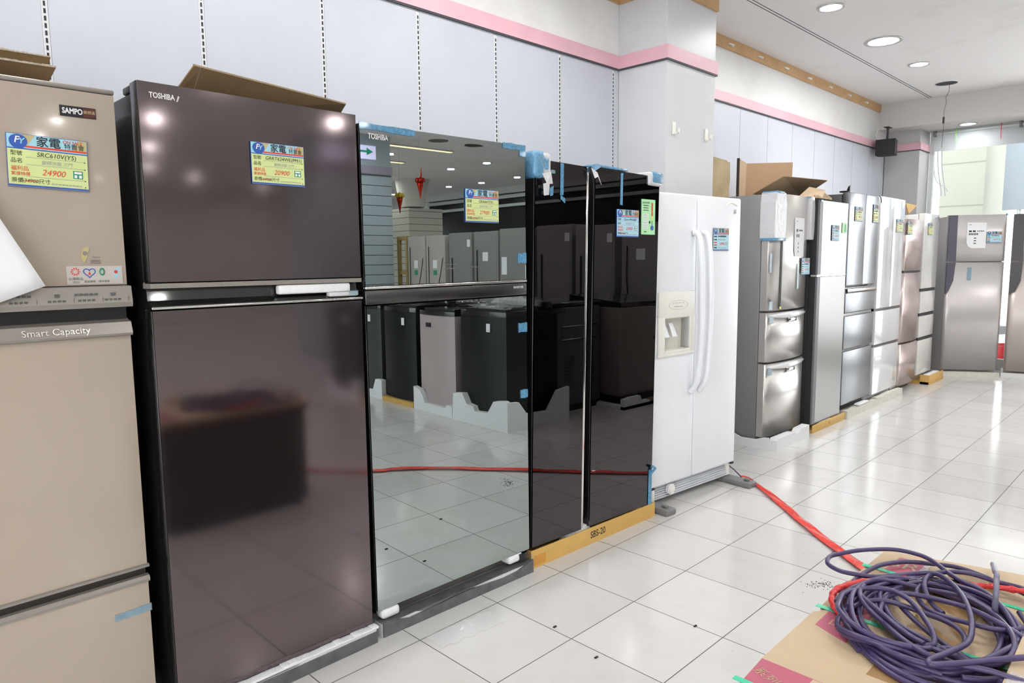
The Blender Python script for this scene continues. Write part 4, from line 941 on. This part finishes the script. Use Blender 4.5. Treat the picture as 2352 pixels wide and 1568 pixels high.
# ------------------------------------------------------------------ red ribbon on the floor
def ribbon(path, widths, m, z=.006):
    P = [Vector((x, y, z)) for x, y in path]; b = MB(); Q = []
    L = len(P)
    for i in range(L-1):
        p0 = P[max(i-1, 0)]; p1 = P[i]; p2 = P[i+1]; p3 = P[min(i+2, L-1)]
        for k in range(8):
            t_ = k/8; Q.append((.5*((2*p1)+(p2-p0)*t_+(2*p0-5*p1+4*p2-p3)*t_**2+(3*p1-p0-3*p2+p3)*t_**3), (i+t_)/(L-1)))
    Q.append((P[-1], 1)); vs = []; K = 7
    for i, (p, u) in enumerate(Q):
        T = (Q[min(i+1, len(Q)-1)][0]-Q[max(i-1, 0)][0]).normalized(); S = Vector((T.y, -T.x, 0))
        f = u*(len(widths)-1); a = int(min(f, len(widths)-2)); wd = widths[a]*(1-(f-a))+widths[a+1]*(f-a)
        for k in range(K):
            s = k/(K-1)*2-1; vs.append(p + S*wd*.5*s + Vector((0, 0, .006*abs(math.sin(s*5+u*16))+.002*math.sin(u*60+s*3)+.003)))
    n = len(Q); fs = [[i*K+k, i*K+k+1, (i+1)*K+k+1, (i+1)*K+k] for i in range(n-1) for k in range(K-1)]
    b._add(vs, fs, m, True); return b
b = ribbon([(2.64, .075), (2.625, .000), (2.47, -.175), (2.301, -.365), (2.16, -.51), (2.036, -.643), (1.879, -.829), (1.759, -.972), (1.53, -1.24), (1.34, -1.45), (1.1, -1.64), (.98, -1.71), (.7, -2.1)], [.012, .020, .045, .05, .052, .05, .055, .055, .05, .05, .05, .05], red_t)
o = b.build('red_ribbon'); o.modifiers.new('s', 'SOLIDIFY').thickness = .0008
tag(o, 'flat red plastic ribbon running over the tiles from the white refrigerator past the carton', 'ribbon')
# ------------------------------------------------------------------ big carton with the cable coil on top, close to the camera
TX, TY, TZ, TS = -.6446, -.8615, .6049, .57     # drawing of the carton top (1.75x) placed at its real height and size
TM = Matrix.Translation((TX, TY, TZ)) @ Matrix.Diagonal((TS, TS, TS, 1))
ck = empty('storage_chest', (.1, -1.64, 0), 0, 'dark brown chest under the kraft carton, mirrored as a dark block in the brown door', 'chest')
MB().prism([(-.41, .205), (.38, .205), (.44, -.04), (.46, -.21), (-.41, -.21)], .03, .56, mat('dark brown laminate', (.025, .014, .013), .3), 'z').build('body', ck)
MB().box(-.42, .40, -.21, .212, .561, .586, mat('dark maroon lid', (.06, .018, .018), .3), .004).build('lid', ck)
b = MB()
for x in (-.36, .34):
    for y in (-.17, .16): b.cyl((x, y, 0), .02, .031, blackp, n=12)
b.build('feet', ck)
t = empty('kraft_carton', (.1, -1.64, .587), 0, 'flattened kraft carton with magenta printing under the purple cable coil', 'carton')
OFF = Matrix.Translation((-.1, 1.64, -.587))
def cbuild(b, nm, scale=True):
    if scale: b.bm.transform(TM)
    return b.build(nm, t, OFF)
b = MB(); b.prism([(-.33, -1.425), (.50, -1.425), (.575, -1.69), (.60, -1.86), (-.33, -1.86)], .587, .603, card_k, 'z'); cbuild(b, 'bottom_layer', False)
b = MB(); b.prism([(.55, -.985), (.62, -.996), (.70, -.984), (.745, -.972), (1.20, -.968), (1.215, -.985), (1.26, -.985), (1.275, -.972), (1.78, -.972), (2.04, -.978), (2.10, -1.20), (2.17, -1.47), (2.22, -1.76), (.55, -1.76)], -.003, .008, card_k, 'z'); cbuild(b, 'lower_flap')
b = MB(); b.prism([(.55, -.99), (.745, -.976), (1.205, -.972), (1.235, -1.0), (1.78, -1.02), (1.99, -1.04), (2.04, -1.28), (2.02, -1.76), (.55, -1.76)], .008, .013, card_k, 'z'); cbuild(b, 'upper_flap')
b = MB(); b.prism([(1.11, -1.018), (1.255, -1.0165), (1.72, -1.025), (1.72, -1.16), (1.052, -1.15)], .0132, .0142, magenta, 'z'); cbuild(b, 'magenta_print')
b = MB(); b.prism([(1.83, -1.05), (1.985, -1.058), (2.005, -1.18), (1.79, -1.16), (1.76, -1.04)], .0132, .0142, magenta, 'z'); cbuild(b, 'magenta_print')
b = MB(); b.prism([(.552, -.992), (.748, -.978), (.750, -1.70), (.552, -1.70)], .0132, .0142, magenta, 'z'); cbuild(b, 'magenta_print')
b = MB(); b.box(.90, 2.0, -1.45, -1.27, .0132, .0139, ftape); cbuild(b, 'packing_tape')
for x in (.575, 1.262, 1.785):
    b = MB(); b.box(x-.012, x+.012, -1.74, -.962, .0144, .017, green_s); cbuild(b, 'green_strap')
b = MB()
b.text('系列', (.655, -1.035, .0152), (-.35, -.93, 0), (.93, -.35, 0), .050, card_l, 'CENTER')
b.text('機', (.60, -1.10, .0152), (-.35, -.93, 0), (.93, -.35, 0), .050, card_l, 'CENTER')
b.text('T', (.66, -1.22, .0152), (0, -1, 0), (1, 0, 0), .21, card_k, 'CENTER', bold=.02)
b.text('SR', (1.90, -1.10, .0152), (0, -1, 0), (1, 0, 0), .12, card_k, 'CENTER'); b.text('冰箱', (1.40, -1.09, .0152), (-.2, -1, 0), (1, -.2, 0), .10, card_k, 'CENTER'); b.text('口', (1.165, -1.075, .0152), (0, -1, 0), (1, 0, 0), .06, card_k, 'CENTER')
cbuild(b, 'printed_lettering')
b = MB().box(1.83, 2.0, -1.190, -1.165, .0145, .018, film, .001); cbuild(b, 'clear_tape')
t = empty('carton_flap', (.04, -1.842, .6135), 0, 'raised carton flap at the lower right corner with clear tape over its edge', 'cardboard')
b = MB(); b.prism([(.14, .058), (-.14, .052), (-.17, -.03), (.20, -.03)], .0, .042, card_k, 'z'); b.build('board', t)
b = MB(); b.box(-.125, -.055, -.02, .05, .0425, .044, film, .001); b.build('clear_tape', t)

# ------------------------------------------------------------------ cable coil
b = MB(); rr = random.Random(11); CR = .0056
PA = [(0.0848, -1.7789, 0.6477), (0.1666, -1.771, 0.6477), (0.2265, -1.7481, 0.6505), (0.2848, -1.7152, 0.6534), (0.3271, -1.6741, 0.6534), (0.3429, -1.6363, 0.6534), (0.3798, -1.5993, 0.6505), (0.4329, -1.5546, 0.6477), (0.4601, -1.5136, 0.6448), (0.4571, -1.4557, 0.642), (0.4041, -1.3962, 0.6391), (0.3529, -1.3582, 0.6334), (0.3219, -1.3447, 0.6306), (0.2767, -1.3575, 0.6306), (0.2499, -1.3958, 0.6334), (0.2498, -1.4343, 0.6363), (0.26, -1.4737, 0.6391), (0.2988, -1.517, 0.6448), (0.3266, -1.5495, 0.6505), (0.3376, -1.5832, 0.6562), (0.3019, -1.6199, 0.6619), (0.2456, -1.6572, 0.6619), (0.1799, -1.6856, 0.6619), (0.108, -1.7062, 0.6619), (0.0322, -1.7151, 0.6619), (-0.038, -1.6996, 0.6648), (-0.0902, -1.6818, 0.6648), (-0.1069, -1.6852, 0.6648), (-0.0924, -1.7024, 0.6648), (-0.0541, -1.7335, 0.6648), (-0.0031, -1.7718, 0.6648), (0.0432, -1.8136, 0.6676)]
b.tube(PA, CR, purple, 10)
PB = [(0.1081, -1.4847, 0.622), (0.15, -1.4497, 0.6277), (0.2042, -1.4415, 0.6306), (0.2851, -1.4401, 0.6277), (0.3678, -1.4543, 0.6277), (0.4316, -1.4936, 0.6277), (0.4629, -1.5421, 0.6277), (0.4852, -1.5922, 0.6277), (0.4749, -1.6475, 0.6277), (0.4464, -1.704, 0.6277), (0.4316, -1.7427, 0.6277), (0.3883, -1.7955, 0.6249), (0.3148, -1.8292, 0.622)]
b.tube(PB, CR, purple, 10)
PC = [(0.2651, -1.7212, 0.6277), (0.2373, -1.7212, 0.6562), (0.2353, -1.7215, 0.6961), (0.2663, -1.7153, 0.7075), (0.2838, -1.7124, 0.7132), (0.3346, -1.6995, 0.7018), (0.554, -1.6582, 0.6334)]
b.tube(PC, CR, purple_d, 10)
def turn(cx, cy, rx, ry, rot, z0, ph, turns, mt=purple, drift=(0, 0), wob=.02):
    P = []; n = int(28*turns); a1, a2, a3 = rr.random()*6, rr.random()*6, rr.random()*6
    for i in range(n):
        u = i/n; a = ph + u*turns*2*math.pi
        k = 1 + wob*2*math.sin(2*a+a1) + wob*math.sin(3.3*a+a2)
        x = rx*k*math.cos(a); y = ry*k*math.sin(a); c, s = math.cos(rot), math.sin(rot)
        z = z0 + .012*math.sin(1.7*a+a3) + .004*math.sin(5*a)
        P.append((TX+TS*(cx+drift[0]*u + x*c-y*s), TY+TS*(cy+drift[1]*u + x*s+y*c), TZ+TS*max(z, .027)))
    b.tube(P, CR, mt, 10)
turn(1.33, -1.35, .42, .285, .35, .025, .4, 2.0, drift=(.05, -.01))
turn(1.36, -1.34, .36, .25, .2, .026, 2.0, 2.1, drift=(-.03, .01), wob=.03)
turn(1.40, -1.35, .30, .21, .45, .030, 1.0, 2.2, drift=(.04, 0), wob=.035)
turn(1.32, -1.34, .38, .27, .5, .046, 3.2, 2.0, drift=(.03, .01), wob=.03)
turn(1.38, -1.33, .33, .24, .1, .050, 5.0, 2.2, drift=(-.02, -.01), wob=.04)
turn(1.42, -1.36, .27, .185, .3, .052, 4.4, 1.7, wob=.04)
turn(1.35, -1.34, .36, .26, .3, .068, 2.6, 1.9, drift=(.02, 0), wob=.035)
turn(1.37, -1.35, .29, .22, .6, .074, .9, 1.3, wob=.05)
turn(1.45, -1.42, .34, .22, .5, .040, 3.9, 1.2, drift=(.08, 0), wob=.05)
turn(1.22, -1.22, .20, .16, .9, .082, .3, 1.1, wob=.05)
turn(1.20, -1.26, .17, .20, .2, .060, 2.2, 1.3, wob=.06, drift=(.03, -.02))
turn(1.62, -1.46, .26, .20, .2, .070, 1.4, 1.2, wob=.05, drift=(.05, 0))
turn(1.26, -1.45, .30, .20, .8, .080, 2.9, 1.1, wob=.05)
root = b.build('cable_coil'); tag(root, 'tangled coil of thick purple cable lying on the big kraft carton', 'cable')
b = MB(); P = [(0.3643, -1.5655, 0.6334), (0.3291, -1.5495, 0.6363), (0.2901, -1.5195, 0.6391), (0.225, -1.4708, 0.6391), (0.186, -1.445, 0.6363), (0.1437, -1.4292, 0.6334), (0.1075, -1.4317, 0.6306), (0.0732, -1.4474, 0.6277), (0.0536, -1.4684, 0.6249), (0.054, -1.4919, 0.622), (0.0563, -1.5156, 0.622)]
b.tube(P, lambda u: .0075+.0009*math.sin(u*80), red_w, 10); b.build('red_wrapping', root, None, 'red taped section of the cable')
b = MB(); b.tube([(0.3688, -1.621, 0.6363), (0.3703, -1.6502, 0.638), (0.3987, -1.6899, 0.638), (0.423, -1.7522, 0.638)], lambda u: .007+.0018*math.sin(u*40), red_w, 10); b.build('red_wrapping', root)
b = MB(); b.tube([(0.2899, -1.5387, 0.6363), (0.32, -1.5647, 0.6391), (0.3472, -1.5975, 0.6391), (0.3585, -1.6281, 0.6391)], lambda u: .008+.001*math.sin(u*50), mat('dirty black tape', (.03, .028, .025), .2, noise=.3, nscale=200), 10); b.build('black_tape_joint', root)

# clear plastic scrap on floor and small debris
b = MB(); n = 14; vs = []; fs = []
for i in range(n+1):
    for j in range(4):
        u = i/n; vs.append((.02+.30*u, -.055-.03*u+.035*(j-1.5)+.006*math.sin(i*1.7), .003+.006*abs(math.sin(i*2.1+j*1.3))))
for i in range(n):
    for j in range(3): fs.append([i*4+j, (i+1)*4+j, (i+1)*4+j+1, i*4+j+1])
b._add(vs, fs, film, True); tag(b.build('plastic_film_scrap'), 'crumpled scrap of clear plastic film on the tiles before the mirror-glass refrigerator', 'plastic film')
for x, y, lab in ((.42, -.30, 'tiny dark chip on the tile in front of the mirror-glass refrigerator'), (.365, -.545, 'tiny dark chip on the floor tile nearest the bottom edge'), (.80, -.685, 'tiny dark chip on the tile beside the big kraft carton')):
    b = MB().box(x-.008, x+.008, y-.004, y+.004, 0, .004, ink, .001); tag(b.build('floor_chip'), lab, 'debris')
b = MB(); rq = random.Random(3)
for i in range(90):
    a = rq.gauss(0, .045); c_ = rq.gauss(0, .014); q = .001+.0016*rq.random(); x = 1.49+a*.6+c_; y = -.905-a*.75+c_; b.box(x-q, x+q, y-q, y+q, 0, .0012, inkgrey)
tag(b.build('dust_smudge'), 'smudge of black dust on the tiles beside the cable loop', 'dust', kind='stuff')

# ------------------------------------------------------------------ washing machines behind the camera (seen in the mirror door)
def washer(x, y, w, d, h, body, lid, label, z0=.05, name='washing_machine', film_on=False, tagm=True, badge=None):
    t = empty(name, (x, y, 0), -90, label, 'washing machine')
    n = 14; pts = [(w*i/n, -.03*(1-(2*i/n-1)**2)) for i in range(n+1)] + [(w, d), (0, d)]
    b = MB(); b.prism(pts, z0, h-.06, body, 'z'); b.build('body', t)
    b = MB(); b.prism([(p[0], p[1]*1.2) for p in pts], h-.06, h-.02, lid, 'z'); b.prism([(.04, .03), (w-.04, .03), (w-.06, d-.06), (.06, d-.06)], h-.02, h+.0, lid, 'z'); b.box(.03, w-.03, d-.16, d-.01, h-.02, h+.05, lid, .015); b.build('lid', t)
    MB().box(.02, w-.02, .01, d-.02, z0-.004, z0+.06, blackp).build('plinth', t)
    if film_on:
        b = MB(); m_ = 12; vs = []; fs = []
        for i in range(m_+1):
            for j in range(m_+1): vs.append((w*i/m_, -.03+(d+.0)*j/m_, h+.012+.02*rr.random()+(.05 if j > 8 else 0)))
        for i in range(m_):
            for j in range(m_): fs.append([i*(m_+1)+j, (i+1)*(m_+1)+j, (i+1)*(m_+1)+j+1, i*(m_+1)+j+1])
        b._add(vs, fs, film, True); b.build('plastic_film', t)
    if tagm: MB().box(w*.28, w*.36, -.034, -.028, h-.19, h-.12, paper).build('sticker', t)
    if badge: MB().box(w*.60, w*.74, -.036, -.028, h-.17, h-.13, badge).build('badge', t)
    return t
bodyb = mat('charcoal washer body', (.010, .011, .012), .3, 0, .25)
washer(2.42, -1.95, .60, .58, 1.0, bodyb, gloss_black, 'black top-load washing machine wrapped in clear film at the island corner', film_on=True)
washer(2.42, -2.64, .54, .56, .97, pinkwash, gloss_black, 'rose top-load washing machine with black lid next to the wrapped black one', badge=ink, tagm=False)
washer(2.42, -3.25, .56, .56, .98, bodyb, gloss_black, 'black top-load washing machine on a yellow tray beside the rose one')
washer(2.42, -3.88, .56, .56, .98, mat('dark grey washer body', (.05, .052, .055), .25), gloss_black, 'dark grey top-load washing machine, last of the island row')
pf = [(0, 0), (0.0, .25), (.03, .255), (.14, .24), (.22, .13), (.39, .12), (.41, .16), (.50, .17), (.56, .255), (.69, .24), (.71, 0)]
t = foam_base('packing_tray', (2.34, -1.89, 0), -90, .71, .72, .045, .25, 'tall white foam cradle under the wrapped black washing machine', mats=foam, front=.06, prof=pf)
b = MB(); b.prism([(.0, 0), (0, .25), (.13, .24), (.22, .13), (.46, .12), (.58, .28), (.72, .30), (.72, 0)], -.035, .0, foam, 'x'); b.build('side_wall', t)
foam_base('packing_tray', (2.35, -2.615, 0), -90, .60, .66, .045, .12, 'white foam cradle under the rose washing machine', mats=foam, front=.05, prof=[(0, 0), (0, .11), (.08, .11), (.10, .08), (.42, .08), (.45, .14), (.50, .20), (.60, .22), (.60, 0)])
b = MB().box(0, .56, 0, .60, 0, .045, card_y); t_ = b.build('cardboard_tray', None, Matrix.Translation((2.36, -3.24, 0)) @ Matrix.Rotation(R(-90), 4, 'Z')); tag(t_, 'yellow cardboard tray under the second black washing machine', 'cardboard tray')
foam_base('packing_tray', (2.37, -3.82, 0), -90, .62, .66, .045, .12, 'white foam cradle under the dark grey washing machine', mats=foam, front=.05, prof=[(0, 0), (0, .20), (.12, .20), (.18, .08), (.45, .08), (.62, .2), (.62, 0)])
# second row of the island
t = empty('washing_machine', (3.14, -2.08, 0), 0, 'dark front-load washing machine with ribbed panel in the second island row', 'washing machine')
b = MB().box(0, .60, 0, .6, .06, .98, mat('slate washer body', (.09, .10, .115), .3), .02, M=Matrix.Translation((0, -.6, 0))); b.build('body', t)
b = MB().tube([(.06, .004, .80), (.54, .004, .80), (.54, .004, .68), (.06, .004, .68)], .005, chrome, 6, closed=True, smoothpath=False); b.build('panel_outline', t)
b = MB()
for k in range(10): b.box(.10, .22, .001, .006, .22+.032*k, .234+.032*k, dside); b.box(.38, .50, .001, .006, .22+.032*k, .234+.032*k, dside)
b.build('vent_ribs', t)
b = MB().box(.0, .6, -.58, .0, .985, 1.02, gloss_black, .01); b.build('lid', t); MB().box(.02, .58, -.55, -.02, 0.0, .06, blackp).build('plinth', t)
t = empty('washing_machine', (3.86, -1.86, 0), 0, 'taupe top-load washing machine with black sloping lid at the far island corner', 'washing machine')
b = MB().box(-.09, .60, -.66, 0, .10, .96, mat('taupe washer body', (.20, .165, .15), .3), .02); b.build('body', t); b = MB().prism([(-.66, .96), (0.0, .96), (0, 1.0), (-.66, 1.06)], -.09, .60, gloss_black, 'x'); b.build('lid', t)
MB().box(-.07, .58, -.62, -.02, .03, .10, blackp).build('plinth', t); MB().box(.42, .50, .001, .006, .62, .65, ink).build('badge', t)
b = MB().box(3.70, 4.55, -2.62, -1.76, 0, .03, foam); b.prism([(3.70, 0), (3.70, .10), (3.80, .11), (3.95, .11), (3.98, .05), (4.1, .05), (4.1, 0)], -1.80, -1.76, foam, 'y'); b.box(4.1, 4.55, -1.80, -1.76, 0, .06, card_b)
tag(b.build('packing_tray'), 'white foam base under the taupe washing machine', 'packing tray')

# ------------------------------------------------------------------ far row of refrigerators (backs), seen in the mirror
rows = [(-6.03, .40, 1.79, beigepanel, 'beige refrigerator back beside the timber crate, seen in the mirror door', True),
        (-5.50-.01, .42, 1.79, beigepanel, 'second beige refrigerator back with hanging cord, seen in the mirror door', True),
        (-4.94+.0, .52, 1.80, greypanel, 'grey refrigerator back right of the beige pair, seen in the mirror door', False),
        (-4.35, .50, 1.79, greypanel, 'grey refrigerator back with a central sticker, seen in the mirror door', False)]
ry = [(-6.93+.47, .46), (-5.94+.46, .46)]
far = [(-6.45, .46, 1.78, beigepanel, 1, 'beige refrigerator back beside the timber crate, seen in the mirror'), (-5.95, .47, 1.78, beigepanel, 1, 'second beige refrigerator back with hanging cord, seen in the mirror'),
       (-5.33, .52, 1.80, greypanel, 0, 'grey refrigerator back right of the two beige ones, seen in the mirror'), (-4.77, .51, 1.80, greypanel, 2, 'grey refrigerator back with central sticker, seen in the mirror'),
       (-4.17, .57, 1.82, greypanel, 3, 'wide grey refrigerator back with low labels, seen in the mirror'),
       (-3.46, .60, 1.83, greypanel, 0, 'grey refrigerator back seen in the left black door'), (-2.80, .60, 1.80, greypanel, 0, 'grey refrigerator back seen in the right black door'), (-2.15, .55, 1.80, greypanel, 2, 'last grey refrigerator back of the far row')]
for y1, wd, h, m_, kind, lab in far:
    t = empty('refrigerator', (4.8, y1, 0), -90, lab, 'refrigerator')
    b = MB().box(0, wd, 0, .65, .03, h, m_, .01)
    for x in (.05, wd-.05): b.cyl((x, .05, 0), .02, .031, blackp, n=10); b.cyl((x, .6, 0), .02, .031, blackp, n=10)
    b.build('cabinet', t)
    MB().box(.03, wd-.03, -.004, .0, .12, h-.30 if kind == 1 else h-.04, m_, .001).build('back_panel', t)
    if kind == 1:
        MB().box(wd*.40, wd*.62, -.006, -.004, 1.30, 1.42, paper).build('sticker', t); MB().box(wd*.42, wd*.60, -.006, -.004, 1.20, 1.27, inkgreen).build('sticker', t)
        MB().tube([(wd*.82, -.012, 1.62), (wd*.83, -.012, 1.3), (wd*.80, -.014, .95), (wd*.62, -.014, .85), (wd*.3, -.012, 1.1), (wd*.08, -.012, 1.45)], .005, wirem, 6).build('power_cord', t)
    elif kind == 0:
        b = MB().box(wd*.82, wd*.86, -.012, 0, .4, h-.35, ink); b.build('edge_channel', t); MB().box(wd*.05, wd*.18, -.006, -.004, h-.2, h-.1, paper).build('sticker', t)
    elif kind == 2:
        MB().box(wd*.40, wd*.62, -.006, -.004, 1.40, 1.52, paper).build('sticker', t); MB().tube([(wd*.84, -.012, h-.25), (wd*.85, -.012, 1.2), (wd*.80, -.012, .9), (wd*.82, -.012, .5)], .007, wirem, 6).build('power_cord', t)
    else:
        MB().box(wd*.74, wd*.92, -.006, -.004, 1.22, 1.45, paper).build('sticker', t); MB().box(wd*.04, wd*.12, -.006, -.004, 1.15, 1.35, paper).build('sticker', t)
t = empty('timber_crate', (4.85, -7.0, 0), -90, 'open timber crate frame standing beside the beige refrigerator backs, seen in the mirror', 'crate')
for nm, a_ in (('post', (0, .05)), ('post', (.23, .28))): MB().box(a_[0], a_[1], 0, .05, 0, 1.80, tan).build(nm, t); MB().box(a_[0], a_[1], .4, .45, 0, 1.80, tan).build(nm, t)
for z in (0.03, 1.2, 1.74): MB().box(.051, .229, 0, .03, z, z+.06, tan).build('rail', t); MB().box(0.0, .28, .051, .399, z, z+.05, tan).build('rail', t)
MB().box(.051, .229, .405, .425, .1, 1.735, tan).build('back_board', t)
# hanging decorations
for x, y, z, m1, lab, kind in ((5.0, -7.40, 2.42, gold, 'gold crown-topped red foil cone hanging from the ceiling, seen in the mirror', 0), (5.0, -6.82, 2.61, redfoil, 'red foil cone with a curled tip hanging from the ceiling, seen in the mirror', 1)):
    t = empty('hanging_decoration', (x, y, z), 0, lab, 'decoration')
    MB().lathe([(.005, -.24), (.02, -.15), (.045, -.04), (.055, .0), (0.0, .01)], redfoil, n=16).build('cone', t)
    b = MB()
    for k in range(6):
        a = k*math.pi/3; b.lathe([(0, -.03), (.03, -.02), (.034, .01), (.026, .035), (0, .045)], m1, (.05*math.cos(a), .05*math.sin(a), .035), 12)
    b.lathe([(0, .02), (.03, .04), (.035, .07), (0, .10)], m1, (0, 0, 0), 12); b.build('crown', t)
    if kind: MB().tube([(0, .02, .08), (.0, .035, .13), (0, .03, .18), (0, .045, .23)], lambda u: .012*(1-u)+.004, redfoil, 8).build('curled_tip', t)
    MB().tube([(0, 0, .09), (0, 0, CZ-z)], .002, string, 5, smoothpath=False).build('string', t)
# yellow linear lamps
for x0, x1, y, lab in ((4.0, 6.26, -7.63, 'long warm yellow linear ceiling lamp, nearer of the two seen in the mirror'), (4.2, 6.35, -9.27, 'long warm yellow linear ceiling lamp, farther of the two seen in the mirror')):
    t = empty('linear_lamp', (x0, y, CZ), 0, lab, 'light'); MB().box(0, x1-x0, -.05, .05, -.02, -.0, lampr).build('housing', t); MB().box(.02, x1-x0-.02, -.04, .04, -.026, -.0205, lampy).build('diffuser', t)
# exit sign
t = empty('exit_sign', (4.02, -7.079, 2.92), 0, 'white lit sign with a green arrow on the slat pillar, seen in the mirror', 'sign')
t.rotation_euler = (0, 0, R(180)); t.location = (4.37, -7.079, 2.93)
MB().box(0, .40, -.03, 0, 0, .20, signw, .004).build('sign_box', t)
b = MB(); b.prism([(.36, .095), (.16, .095), (.16, .055), (.05, .11), (.16, .165), (.16, .125), (.36, .125)], -.033, -.0305, mat('green arrow print', (.02, .45, .25), .5)); o = b.build('arrow', t)
